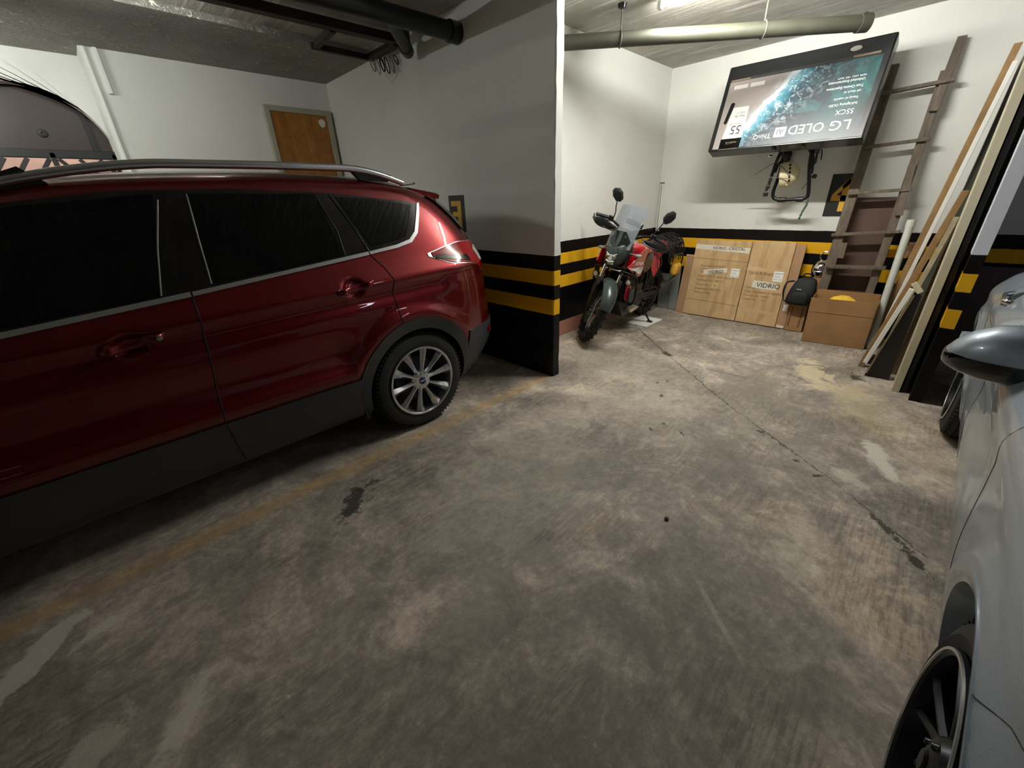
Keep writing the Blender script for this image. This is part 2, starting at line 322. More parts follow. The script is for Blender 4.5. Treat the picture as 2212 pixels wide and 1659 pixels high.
# ------------------------------------------------------------------ mesh helpers
class MB:
    def __init__(s): s.v = []; s.f = []; s.mi = []; s.cur = 0
    def add(s, vs, fs):
        o = len(s.v); s.v += [tuple(v) for v in vs]; s.f += [tuple(i+o for i in f) for f in fs]; s.mi += [s.cur]*len(fs); return s
    def slot(s, i): s.cur = i; return s
    def box(s, c, d, rot=None):
        x, y, z = (k/2 for k in d); vs = [Vector((a*x, b*y, e*z)) for a in (-1, 1) for b in (-1, 1) for e in (-1, 1)]
        if rot is not None:
            m = rot if isinstance(rot, Matrix) else Matrix.Rotation(rot, 3, 'Z'); vs = [m @ v for v in vs]
        vs = [v+Vector(c) for v in vs]
        return s.add(vs, [(0, 1, 3, 2), (4, 6, 7, 5), (0, 4, 5, 1), (2, 3, 7, 6), (0, 2, 6, 4), (1, 5, 7, 3)])
    def bb(s, x0, x1, y0, y1, z0, z1): return s.box(((x0+x1)/2, (y0+y1)/2, (z0+z1)/2), (x1-x0, y1-y0, z1-z0))
    def hexa(s, p):   # bottom 4 then top 4, both in the same turning order
        return s.add(p, [(3, 2, 1, 0), (4, 5, 6, 7), (0, 1, 5, 4), (1, 2, 6, 5), (2, 3, 7, 6), (3, 0, 4, 7)])
    def bar(s, a, b, w, t, upv=(0, 0, 1)):
        a, b = Vector(a), Vector(b); d = (b-a).normalized(); x = d.cross(Vector(upv))
        if x.length < 1e-4: x = d.cross(Vector((0, 1, 0)))
        x.normalize(); y = d.cross(x)
        q = [x*w/2+y*t/2, -x*w/2+y*t/2, -x*w/2-y*t/2, x*w/2-y*t/2]
        return s.hexa([a+k for k in q]+[b+k for k in q])
    def tube(s, pts, r, n=10, closed=False, cap=True):
        pts = [Vector(p) for p in pts]; N = len(pts); rs = r if isinstance(r, (list, tuple)) else [r]*N
        T = []
        for i in range(N):
            if closed: d = pts[(i+1) % N]-pts[i-1]
            else: d = pts[min(i+1, N-1)]-pts[max(i-1, 0)]
            T.append(d.normalized())
        u = T[0].orthogonal().normalized(); vs = []
        for i in range(N):
            u = (u-T[i]*u.dot(T[i])).normalized(); v = T[i].cross(u)
            vs += [pts[i]+(u*math.cos(2*PI*k/n)+v*math.sin(2*PI*k/n))*rs[i] for k in range(n)]
        fs = [(i*n+k, i*n+(k+1) % n, ((i+1) % N)*n+(k+1) % n, ((i+1) % N)*n+k) for i in range(N if closed else N-1) for k in range(n)]
        if cap and not closed: fs += [tuple(range(n-1, -1, -1)), tuple(range((N-1)*n, N*n))]
        return s.add(vs, fs)
    def cyl(s, a, b, r0, r1=None, n=20): return s.tube([a, b], [r0, r0 if r1 is None else r1], n)
    def lathe(s, prof, c=(0, 0, 0), ax='Z', n=32, closed=False):
        c = Vector(c); vs = []
        for (r, h) in prof:
            for k in range(n):
                a = 2*PI*k/n; p = (r*math.cos(a), r*math.sin(a), h)
                if ax == 'Y': p = (p[0], p[2], p[1])
                elif ax == 'X': p = (p[2], p[0], p[1])
                vs.append(c+Vector(p))
        m = len(prof)
        fs = [(i*n+k, i*n+(k+1) % n, ((i+1) % m)*n+(k+1) % n, ((i+1) % m)*n+k) for i in range(m if closed else m-1) for k in range(n)]
        return s.add(vs, fs)
    def ball(s, c, r, n=14, sc=(1, 1, 1), m=None):
        vs = []; rows = n//2+1
        for i in range(rows):
            t_ = PI*i/(rows-1)
            for k in range(n):
                a = 2*PI*k/n; v = Vector((math.sin(t_)*math.cos(a)*sc[0], math.sin(t_)*math.sin(a)*sc[1], math.cos(t_)*sc[2]))*r
                if m: v = m @ v
                vs.append(v+Vector(c))
        return s.add(vs, [(i*n+k, (i+1)*n+k, (i+1)*n+(k+1) % n, i*n+(k+1) % n) for i in range(rows-1) for k in range(n)])
    def rings(s, rs, cap=True):
        n = len(rs[0]); vs = [p for r in rs for p in r]
        fs = [(i*n+k, i*n+(k+1) % n, (i+1)*n+(k+1) % n, (i+1)*n+k) for i in range(len(rs)-1) for k in range(n)]
        if cap: fs += [tuple(range(n-1, -1, -1)), tuple(range((len(rs)-1)*n, len(rs)*n))]
        return s.add(vs, fs)
    def loft(s, secs, n=20, p=2.4, cap=True):  # sections (x, y, z, half width y, half height z)
        rs = []
        for (x, y, z, hy, hz) in secs:
            ring = []
            for k in range(n):
                a = 2*PI*k/n; ca, sa = math.cos(a), math.sin(a)
                ring.append(Vector((x, y+hy*math.copysign(abs(ca)**(2/p), ca), z+hz*math.copysign(abs(sa)**(2/p), sa))))
            rs.append(ring)
        return s.rings(rs, cap)
    def prism(s, poly, d):
        d = Vector(d); n = len(poly); P0 = [Vector(q) for q in poly]
        return s.add(P0+[q+d for q in P0], [tuple(range(n)), tuple(range(2*n-1, n-1, -1))]+[(i, n+i, n+(i+1) % n, (i+1) % n) for i in range(n)])
    def grid(s, g):
        m = len(g); n = len(g[0]); return s.add([p for r in g for p in r], [(i*n+k, i*n+k+1, (i+1)*n+k+1, (i+1)*n+k) for i in range(m-1) for k in range(n-1)])
    def text(s, body, size, o, ux, uy, ext=.0006, align='LEFT', sx=1.0):
        c = bpy.data.curves.new('t', 'FONT'); c.body = body; c.size = size; c.align_x = align; c.extrude = ext; c.resolution_u = 2
        ob = bpy.data.objects.new('t', c); COL.objects.link(ob)
        dg = bpy.context.evaluated_depsgraph_get(); me = ob.evaluated_get(dg).to_mesh()
        o = Vector(o); ux = Vector(ux).normalized(); uy = Vector(uy).normalized(); uz = ux.cross(uy)
        s.add([o+ux*v.co.x*sx+uy*v.co.y+uz*v.co.z for v in me.vertices], [tuple(p.vertices) for p in me.polygons])
        ob.evaluated_get(dg).to_mesh_clear(); bpy.data.objects.remove(ob); bpy.data.curves.remove(c); return s
    def xf(s, m):
        s.v = [tuple(m @ Vector(v)) for v in s.v]; return s
    def obj(s, name, mat, parent=None, smooth=40, bev=0, off=None, fix=True, kind=None):
        me = bpy.data.meshes.new(name)
        vs = s.v if off is None else [(v[0]-off[0], v[1]-off[1], v[2]-off[2]) for v in s.v]
        me.from_pydata(vs, [], s.f)
        mats = mat if isinstance(mat, (list, tuple)) else [mat]
        for m_ in mats: me.materials.append(MT[m_] if isinstance(m_, str) else m_)
        if len(mats) > 1: me.polygons.foreach_set('material_index', s.mi)
        if fix:
            bm = bmesh.new(); bm.from_mesh(me); bmesh.ops.recalc_face_normals(bm, faces=bm.faces); bm.to_mesh(me); bm.free()
        if smooth:
            me.polygons.foreach_set('use_smooth', [True]*len(me.polygons)); me.set_sharp_from_angle(angle=R(smooth))
        me.update()
        o = bpy.data.objects.new(name, me); COL.objects.link(o)
        if parent is not None: o.parent = parent
        if bev:
            b = o.modifiers.new('bevel', 'BEVEL'); b.width = bev; b.segments = 2; b.limit_method = 'ANGLE'; b.angle_limit = R(40)
        if kind: o['kind'] = kind
        return o

def thing(name, label, cat, loc=(0, 0, 0), rot=(0, 0, 0), group=None):
    o = bpy.data.objects.new(name, None); COL.objects.link(o); o.location = loc; o.rotation_euler = rot; o.empty_display_size = .1
    o['label'] = label; o['category'] = cat
    if group: o['group'] = group
    return o
def tag(o, label, cat, group=None):
    o['label'] = label; o['category'] = cat
    if group: o['group'] = group
    return o
def st(o): o['kind'] = 'structure'; return o

# ------------------------------------------------------------------ the garage
XT, X3, YD, YB, YA, ZC, ZB = 5.577, 2.545, 5.577, 2.77, 5.93, 2.818, 2.77
st(MB().bb(-8, 9, -7, 7.2, -.2, 0).obj('floor', 'floor', smooth=0))
st(MB().bb(-8, 9, -7, 4.36, ZC, ZC+.2).obj('ceiling', 'ceil', smooth=0))
st(MB().bb(-8, X3+.001, 4.36, YA+.35, ZB, ZC+.2).obj('ceiling_plastered', 'pop', smooth=0))
st(MB().bb(XT, XT+.2, -7, YB+.2, 0, ZC).obj('wall_back', 'wall', smooth=0))
st(MB().bb(X3+.09, XT+.2, YB, YB+.15, 0, ZC).obj('wall_recess', 'wallp', smooth=0))
# partition with slightly uneven plastered end
m = MB(); zs = [i*ZC/40 for i in range(41)]
g = []
for y in (2.088, 2.4, YD):
    for side in (0,): pass
ring = []
for z in zs:
    j = lambda: random.uniform(-.0035, .0035)
    a = .004*math.sin(z*5)
    ring.append([Vector((X3, YD+.1, z)), Vector((X3, 2.1, z)), Vector((X3+.008+j(), 2.088+j()*.6, z)), Vector((X3+.083+j(), 2.088+j()*.6+a*.3, z)), Vector((X3+.093+j(), 2.10, z)), Vector((X3+.09, YD+.1, z))])
m.rings(ring)
st(m.obj('wall_partition', 'wallchip', smooth=30))
st(MB().bb(.442, X3+.05, YD, YA+.3, 0, ZB).obj('wall_door', 'wallplain', smooth=0))
# arch wall
m = MB(); n = 40; cx, R_, zc = -.06, .52, 2.0
prof = [(cx+R_, 0)]+[(cx+R_*math.cos(PI*k/n), zc+R_*math.sin(PI*k/n)) for k in range(n+1)]+[(cx-R_, 0)]
outer = []
for (x, z) in prof:
    if z <= 0: outer.append((.46 if x > cx else -6, 0)); continue
    dx, dz = x-cx, z-zc
    if z == zc: outer.append((.46 if x > cx else -6, zc)); continue
    tt = (x-(cx-R_))/(2*R_); outer.append((-6+6.46*tt, ZB))
outer[1] = (.46, zc); outer[2] = (.46, ZB); outer[-2] = (-6, zc); outer[-3] = (-6, ZB)
vs = []; fs = []; k = len(prof)
for y in (YA, YA+.14):
    vs += [(x, y, z) for x, z in prof]+[(x, y, z) for x, z in outer]
for i in range(k-1):
    fs.append((i, i+1, k+i+1, k+i)); fs.append((2*k+i, 3*k+i, 3*k+i+1, 2*k+i+1)); fs.append((i, 2*k+i, 2*k+i+1, i+1))
m.add(vs, fs); st(m.obj('wall_arch', 'wallplain', smooth=0, fix=False))
st(MB().bb(-6.2, -6, -7, YA, 0, ZC).obj('wall_left', 'wallplain', smooth=0))
st(MB().bb(-2.5, 2.0, 8.6, 8.75, 0, 3.2).obj('wall_outside', 'brick', smooth=0))
# nib wall beside the silver car
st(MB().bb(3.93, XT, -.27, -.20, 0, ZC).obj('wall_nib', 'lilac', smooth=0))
# door in the far corner
d = MB().bb(1.83, 2.455, YD-.045, YD-.005, 0, 2.435).obj('door_1', 'doorwood', smooth=0, bev=.003); st(d)
f = MB().bb(1.775, 1.83, YD-.06, YD+.0, 0, 2.49).bb(2.455, 2.515, YD-.06, YD, 0, 2.49).bb(1.83, 2.455, YD-.06, YD, 2.435, 2.49)
st(f.obj('trim_1', 'cream', smooth=0, bev=.006))
m = MB(); pts = [(2.385+.038*math.cos(a)*(1+.08*math.sin(3*a)), YD-.052, 2.36+.042*math.sin(a)) for a in [2*PI*k/24 for k in range(24)]]
m.prism(pts, (0, .004, 0)); tag(m.obj('paper_sticker', 'paper', smooth=0), 'round whitish sticker near the top right corner of the wooden door', 'sticker')
# white conduits
tag(MB().bb(.530, .562, YD-.03, YD, 2.438, ZB).obj('cable_duct', 'white', smooth=0, bev=.004), 'short white cable duct running up to the ceiling beside the arch', 'cable duct')
tag(MB().bb(.46, .485, YD-.02, YD, 1.6, ZB).obj('cable_duct', 'white', smooth=0, bev=.006), 'long thin white cable duct on the wall corner next to the arch', 'cable duct')
t_ = thing('cable_duct', 'white vertical cable duct in the wall corner behind the motorcycle', 'cable duct', (XT, 2.74, 1.0))
MB().bb(-.022, 0, -.03, .012, 0, .59).obj('duct_channel', 'white', t_, 0, .003)
MB().bb(-.026, -.022, -.012, -.004, .02, .57).obj('duct_groove', 'sheet', t_, 0)
MB().bb(-.028, 0, -.034, .016, .585, .6).obj('duct_cap', 'cordc', t_, 0, .002)

# arch infill: brown shutter, gate with slanted iron bars
g_ = thing('roller_shutter', 'dark brown curved shutter filling the top of the arch', 'shutter', (cx, YA+.143, 2.04))
m = MB(); m.prism([((R_+.3)*math.cos(PI*k/24), 0, -.02+(R_+.3)*math.sin(PI*k/24)) for k in range(25)], (0, .05, 0)); m.obj('shutter_panel', 'arch', g_, 30)
m = MB().lathe([(.035, 0), (.03, -.012), (.012, -.014)], (.06, 0, .12), 'Y', 16); m.obj('shutter_knob', 'gate', g_)
MB().bb(.36, .39, -.03, 0, -.02, .32).obj('side_rail', 'gate', g_, 0)
gt = thing('iron_gate', 'black iron gate with slanted bars in the arch below the shutter', 'gate', (cx, YA+.08, 0))
MB().bb(-.515, .515, -.02, .03, 1.955, 2.025).obj('top_rail', 'gate', gt, 0, .004)
MB().bb(-.515, .515, -.02, .03, .03, .12).obj('bottom_rail', 'gate', gt, 0, .004)
for x in (-.49, .06, .49): MB().bb(x-.02, x+.02, -.02, .03, 0, 2.0).obj('stile', 'gate', gt, 0, .004)
for sgn in (-1, 1):
    W_ = .55 if sgn < 0 else .43
    for i in range(-4, 12):
        za, zb_, xa, xb = 1.99-i*.19, 1.99-i*.19-W_*1.35, 0.0, W_
        if za > 1.95: xa += (za-1.95)/1.35; za = 1.95
        if zb_ < .08: xb -= (.08-zb_)/1.35; zb_ = .08
        if xb-xa < .03: continue
        MB().bar((.06+sgn*xa, .005, za), (.06+sgn*xb, .005, zb_), .03, .05, (0, 1, 0)).obj('slat_bar', 'gate', gt, 0)

# ------------------------------------------------------------------ lamps
def lampfix(name, loc, rz, matk, label, L=1.2, drop=0):
    t = thing(name, label, 'ceiling light', loc, (0, 0, rz), )
    MB().bb(-.045, .045, -L/2-.03, L/2+.03, -.012, .0).bb(-.028, .028, -L/2, L/2, -.035, -.012).obj('lamp_housing', 'white', t, 0, .004)
    MB().bb(-.02, .02, -L/2-.02, -L/2+.012, -.085, -.03).obj('lamp_holder', 'white', t, 0, .003)
    MB().bb(-.02, .02, L/2-.012, L/2+.02, -.085, -.03).obj('lamp_holder', 'white', t, 0, .003)
    MB().cyl((0, -L/2+.01, -.062), (0, L/2-.01, -.062), .014, n=12).obj('fluorescent_tube', matk, t)
    if drop:
        for y_ in (-.4, .4): MB().cyl((0, y_, 0), (0, y_, drop), .005, n=8).obj('hanging_rod', 'cordc', t)
    return t
lampfix('ceiling_light', (3.62, 1.35, ZC), 0, 'tube', 'fluorescent ceiling light above the motorcycle bay')
lampfix('ceiling_light', (-1.12, 4.72, ZB-.10), R(90), 'tube3', 'fluorescent ceiling light hung near the arch', drop=.10)
lampfix('ceiling_light', (.35, 3.9, ZC), R(90), 'tube5', 'fluorescent ceiling light right above the red car roof')

# ------------------------------------------------------------------ ceiling pipes
def hseg(name, pts, r, mat, label, cat, extra=None):
    t = thing(name, label, cat, pts[0]); o = Vector(pts[0])
    MB().tube([Vector(p)-o for p in pts], r, 18).obj('pipe_run', mat, t)
    return t
# bay-four drain pipe
p0, p1 = Vector((2.66, 3.15-.40, 2.60)), Vector((4.95, .57, 2.60))
p0 = Vector((3.19, 2.60, 2.60)); p1 = Vector((4.74, .82, 2.60))
dd = (p1-p0).normalized(); p0 = p0-dd*.02
t = thing('drain_pipe', 'grey-green drain pipe hung under the ceiling above the cartons', 'pipe', p0)
MB().tube([Vector((0, 0, 0)), p1-p0], .052, 20).obj('pipe_run', 'pipe', t)
MB().tube([p1-p0-dd*.06, p1-p0+dd*.015], .060, 20).lathe([(.001,.07),(.02,.06),(.03,.04)], p1-p0-dd*.02, 'Z', 10).obj('pipe_socket', 'pipe', t)
for a in (.52, 1.62):
    c = dd*a; MB().tube([c+Vector((0, 0, .052)), c+Vector((0, 0, ZC-2.6))], .006, 8).obj('hanger_rod', 'cordc', t)
    MB().tube([c+Vector((-dd.y*.056*math.cos(q), dd.x*.056*math.cos(q), .056*math.sin(q))) for q in [2*PI*k/20 for k in range(20)]], .005, 6, True).obj('pipe_clamp', 'cordc', t)
    MB().lathe([(.001, .218), (.035, .218), (.03, .19), (.012, .188)], c, 'Z', 12).obj('hanger_plate', 'blkm', t)
# big dark pipe over the red car with a branch elbow
t = thing('drain_pipe', 'thick dark green pipe under the ceiling over the red car', 'pipe', (X3, 3.08, 2.655))
MB().tube([(-3.5, .12, 0), (-.02, 0, 0)], .062, 20).obj('pipe_run', 'dpipe', t)
MB().tube([(-.09, 0, 0), (.0, 0, 0)], .072, 20).lathe([(.02, .0), (.03, -.01), (.0, -.02)], (-.0, -.04, -.03), 'X', 10).obj('pipe_socket', 'dpipe', t)
MB().tube([(-.56, .05, .0), (-.42, .22, .0), (-.11, .56, .0)], [.045, .045, .043], 16).obj('branch_pipe', 'pipe', t)
MB().tube([(-.16, .51, 0), (-.09, .585, 0)], .054, 16).tube([(-.12, .55, 0), (-.1, .57, .17)], .035, 12).obj('branch_socket', 'pipe', t)
# timber rails / frame
t = thing('timber_frame', 'dark brown timber rails and small square frame fixed under the ceiling', 'ceiling frame', (1.9, 3.8, 2.73))
MB().bar((-4.4, .16, .02), (.55, -.03, .02), .085, .06).obj('long_rail', 'brownwood', t, 0, .003)
MB().bar((-.02, .02, .0), (.02, .50, .0), .05, .045).obj('cross_rail', 'brownwood', t, 0, .003)
MB().bar((.53, -.02, .0), (.53, .50, .0), .07, .045).obj('cross_rail', 'brownwood', t, 0, .003)
MB().bar((-.02, .47, -.002), (.56, .47, -.002), .04, .045).obj('end_rail', 'brownwood', t, 0, .003)
# bundle of wires hanging by the partition
t = thing('wire_bundle', 'bundle of loose black and white wires hanging from the timber frame', 'wires', (2.46, 4.08, 2.70))
random.seed(3)
for k in range(6):
    L = random.uniform(.07, .17); x = -.05+.02*k; y = .12-.05*k
    pts = [(x+.012*math.sin(a)*1.5, y+.02*math.cos(a), -L*.5+L*.5*math.cos(a*1.0)-.0) for a in [2*PI*q/14 for q in range(14)]]
    MB().tube(pts, .005 if k % 2 else .007, 6, True).obj('wire_loop', 'wire' if k in (0, 1, 4) else 'gate', t)
MB().tube([(-.03, 0, -.1), (.02, -.06, -.2), (.05, -.12, -.15), (.055, -.14, -.02)], .0025, 5).obj('thin_wire', 'wire', t)

# ------------------------------------------------------------------ bay signs (painted boards)
def digit3(t):
    u = [(-.002, 0), (.075, 0), (.075, .225), (-.002, .225)]
t = thing('bay_number_sign', 'black painted sign with a yellow 3 on the partition wall', 'sign', (X3, 3.275, 1.36))
MB().bb(-.004, 0, -.115, .115, -.165, .155).obj('sign_plate', 'signblk', t, 0)
yy = lambda a: .083-a   # a grows to the right in the photo (towards smaller y)
poly = [(0, .107), (.15, .107), (.15, -.122), (0, -.122), (0, -.078), (.095, -.078), (.095, -.03), (.02, -.03), (.02, .012), (.095, .012), (.095, .062), (0, .062)]
MB().prism([(-.0055, yy(a), b) for a, b in poly], (.002, 0, 0)).obj('digit_three', 'yp', t, 0)
t = thing('bay_number_sign', 'black painted sign with a yellow 4 on the back wall, partly behind the ladder', 'sign', (XT, .79, 1.386))
MB().bb(-.004, 0, -.115, .113, -.198, .198).obj('sign_plate', 'signblk', t, 0)
m = MB(); P4 = lambda q: [(-.0055, y_-.79, z_-1.386) for y_, z_ in q]
m.prism(P4([(.752, 1.545), (.866, 1.395), (.832, 1.387), (.735, 1.50)]), (.002, 0, 0))
m.prism(P4([(.866, 1.395), (.87, 1.336), (.715, 1.328), (.715, 1.383), (.832, 1.387)]), (.002, 0, 0))
m.prism(P4([(.752, 1.545), (.735, 1.545), (.735, 1.235), (.79, 1.235), (.79, 1.45), (.80, 1.47)]), (.0021, 0, 0))
m.obj('digit_four', 'yp', t, 0)

# ------------------------------------------------------------------ cars
def interp(x, xs, ys):
    if x <= xs[0]: return ys[0]
    for i in range(1, len(xs)):
        if x <= xs[i]:
            t = (x-xs[i-1])/(xs[i]-xs[i-1]); return ys[i-1]+(ys[i]-ys[i-1])*t
    return ys[-1]
def sst(a, b, x):
    t = max(0, min(1, (x-a)/(b-a))); return t*t*(3-2*t)
def catm(pts, n):   # smooth resample of a 2d polyline
    out = []
    for i in range(len(pts)-1):
        p0, p1, p2, p3 = pts[max(i-1, 0)], pts[i], pts[i+1], pts[min(i+2, len(pts)-1)]
        for k in range(n):
            t = k/n
            out.append(tuple(.5*((2*b)+(c-a)*t+(2*a-5*b+4*c-d)*t*t+(3*b-a-3*c+d)*t**3) for a, b, c, d in zip(p0, p1, p2, p3)))
    out.append(pts[-1]); return out

class Car:
    # local axes: x towards the tail, -y the left side, origin on the ground under the rear axle
    def __init__(s, hw, wb, ro, fo, prof, ztop, zbelt, rearx, feat, wz, wr, lean0=-.05, cornr=.70, cornf=.8, tuck=.62, fine=1):
        s.__dict__.update(hw=hw, wb=wb, ro=ro, fo=fo, ztop=ztop, zbelt=zbelt, rearx=rearx, feat=feat, wz=wz, wr=wr, lean0=lean0, cornr=cornr, cornf=cornf, tuck=tuck, fine_=fine)
        s.prof = catm(prof, 7 if fine == 1 else 14)
        s.fine = [(z, i) for i, z in catm(prof, 20)]
        k0 = min(range(len(s.fine)), key=lambda k: (s.fine[k][0] < .24, s.fine[k][0])); s.fine = sorted([q for q in s.fine if q[0] >= .222 and q[1] < .75])
        s.fz = [q[0] for q in s.fine]; s.fi = [q[1] for q in s.fine]
        zt_ = catm(list(zip(*ztop)), 8); s.ztop = ([a for a, b in zt_], [b for a, b in zt_])
        rx_ = catm(list(zip(*rearx)), 6); s.rearx = ([a for a, b in rx_], [b for a, b in rx_])
    def pt(s, xs, ins, z):
        hw = max(0, s.hw-ins)
        zt = interp(xs, *s.ztop)
        if z > s.zbelt: z = s.zbelt+(z-s.zbelt)*(zt-s.zbelt)/(s.zmax-s.zbelt)
        if z < .5: z += (.5-z)*s.tuck*sst(.40, .80, xs)
        q = (xs-(s.ro-s.cornr))/s.cornr
        if q > 0: hw *= max(0, 1-min(1, q)**3.4)**(1/2.3)
        q = ((-s.wb-s.fo+s.cornf)-xs)/s.cornf
        if q > 0: hw *= max(0, 1-min(1, q)**3.0)**(1/2.2)
        x = xs+(interp(z, *s.rearx)-s.ro)*sst(s.lean0, s.ro, xs)
        if hw > .02: hw += s.feat(x, z)*min(1, max(0, (hw-.25)/.2))
        return x, hw, z
    def build(s, wheelx, archr):
        s.zmax = max(p[1] for p in s.prof)
        a, b = -s.wb-s.fo, s.ro
        xs = []
        n = 150 if s.fine_ == 1 else 330
        x0, x1 = a+s.cornf, b-s.cornr
        xs = [x0-s.cornf*math.sin(PI/2*(1-k/26)) for k in range(26)]+[x0+(x1-x0)*k/n for k in range(n)]+[x1+s.cornr*math.sin(PI/2*k/34) for k in range(35)]
        bm = bmesh.new(); rows = []
        for x in xs:
            r = [s.pt(x, i, z) for i, z in s.prof]
            rows.append([bm.verts.new((p[0], -p[1], p[2])) for p in r]+[bm.verts.new((p[0], p[1], p[2])) for p in reversed(r)])
        m = len(rows[0])
        for i in range(len(rows)-1):
            for k in range(m):
                q = (rows[i][k], rows[i+1][k], rows[i+1][(k+1) % m], rows[i][(k+1) % m])
                try: bm.faces.new(q)
                except ValueError: pass
        bmesh.ops.remove_doubles(bm, verts=bm.verts, dist=.0004)
        bmesh.ops.dissolve_degenerate(bm, dist=.0002, edges=bm.edges)
        bmesh.ops.recalc_face_normals(bm, faces=bm.faces)
        s.bvh = BVHTree.FromBMesh(bm)
        # wheel openings: snap the nearest ring of vertices to the arch circle, drop what is inside
        kill = []
        for v in bm.verts:
            if abs(v.co.y) < s.hw-.42: continue
            for wx in wheelx:
                dx, dz = v.co.x-wx, v.co.z-s.wz; d = math.hypot(dx, dz)
                if abs(d-archr) < (.02 if s.fine_ == 1 else .007) and v.co.z > .1: v.co.x = wx+dx/d*archr; v.co.z = s.wz+dz/d*archr
        for f in bm.faces:
            c = f.calc_center_median()
            if abs(c.y) < s.hw-.40: continue
            for wx in wheelx:
                if math.hypot(c.x-wx, c.z-s.wz) < archr-.002 or (abs(c.x-wx) < archr-.002 and c.z < s.wz): kill.append(f)
        bmesh.ops.delete(bm, geom=list(set(kill)), context='FACES')
        me = bpy.data.meshes.new('body'); bm.to_mesh(me); bm.free()
        me.polygons.foreach_set('use_smooth', [True]*len(me.polygons)); me.set_sharp_from_angle(angle=R(50))
        return me
    def surf(s, x, z):
        sh = interp(z, *s.rearx)-s.ro
        a, b = -s.wb-s.fo, s.ro
        for _ in range(40):
            m_ = (a+b)/2
            if m_+sh*sst(s.lean0, s.ro, m_) < x: a = m_
            else: b = m_
        xs = (a+b)/2; zt = interp(xs, *s.ztop); z0 = z
        if z < .5:
            k = s.tuck*sst(.40, .80, xs); z0 = (z-.5*k)/(1-k)
        elif z > s.zbelt: z0 = s.zbelt+(z-s.zbelt)*(s.zmax-s.zbelt)/(zt-s.zbelt)
        if z0 < s.fz[0] or z0 > s.fz[-1]-.01: return None
        return s.pt(xs, interp(z0, s.fz, s.fi), z0)
    def cast(s, x, z, off=0, sgn=-1):
        r = s.surf(x, z)
        if r and r[1] > .35:
            e = .004; ra, rb = s.surf(x, z+e), s.surf(x+e, z)
            if ra and rb:
                n = Vector((-(rb[1]-r[1])/e*sgn*sgn, 1, -(ra[1]-r[1])/e)); n = Vector((n.x, sgn, n.z)).normalized()
                return Vector((x, sgn*r[1], z))+n*off
        return s.cast_mesh(x, z, off, sgn)
    def cast_mesh(s, x, z, off=0, sgn=-1):
        h = s.bvh.ray_cast(Vector((x, sgn*3, z)), Vector((0, -sgn, 0)))
        if h[0] is None: return Vector((x, sgn*(s.hw-.3), z))
        n = h[1]
        if n.dot(Vector((0, sgn, 0))) < 0: n = -n
        return h[0]+n*off
    def castx(s, y, z, off=0):
        h = s.bvh.ray_cast(Vector((5, y, z)), Vector((-1, 0, 0)))
        n = h[1]
        if n.x < 0: n = -n
        return h[0]+n*off
    def patch(s, bot, top, off, nu=24, nv=8, rim=True, sgn=-1, mb=None):
        mb = mb or MB(); g = []
        B = [Vector((a, 0, b)) for a, b in bot]; T = [Vector((a, 0, b)) for a, b in top]
        def at(L, t):
            d = [0]
            for i in range(1, len(L)): d.append(d[-1]+(L[i]-L[i-1]).length)
            q = t*d[-1]
            for i in range(1, len(L)):
                if q <= d[i]+1e-9: return L[i-1].lerp(L[i], (q-d[i-1])/max(1e-9, d[i]-d[i-1]))
            return L[-1]
        for i in range(nu+1):
            a, b = at(B, i/nu), at(T, i/nu)
            g.append([s.cast(*(a.lerp(b, k/nv).xz), off, sgn) for k in range(nv+1)])
        mb.grid(g)
        if rim:   # close the edge back to the body
            loop = [r[0] for r in g]+g[-1][1:]+[r[-1] for r in reversed(g[:-1])]+list(reversed(g[0][1:-1]))
            inn = [p+Vector((0, -sgn*(abs(off)+.004), 0)) for p in loop]; n = len(loop)
            mb.add(loop+inn, [(i, (i+1) % n, n+(i+1) % n, n+i) for i in range(n)])
        return mb
    def line(s, pts, r, off=0, sgn=-1, n=6, seg=10):
        out = []
        for i in range(len(pts)-1):
            for k in range(seg): t = k/seg; out.append(s.cast(pts[i][0]+(pts[i+1][0]-pts[i][0])*t, pts[i][1]+(pts[i+1][1]-pts[i][1])*t, off, sgn))
        out.append(s.cast(*pts[-1], off, sgn)); return MB().tube(out, r, n)
    def arc(s, wx, r0, r1, a0, a1, off, n=40, sgn=-1, mb=None, lip=.03):
        mb = mb or MB(); g = []
        for i in range(n+1):
            a = R(a0+(a1-a0)*i/n); row = []
            for k in range(4):
                r = r0+(r1-r0)*k/3
                row.append(s.cast(wx+r*math.cos(a), s.wz+r*math.sin(a), off*(1 if k < 3 else .5), sgn))
            inner = row[0]+Vector((0, -sgn*lip, 0)); outer = row[-1]+Vector((0, -sgn*.02, 0))
            g.append([inner]+row+[outer])
        return mb.grid(g)

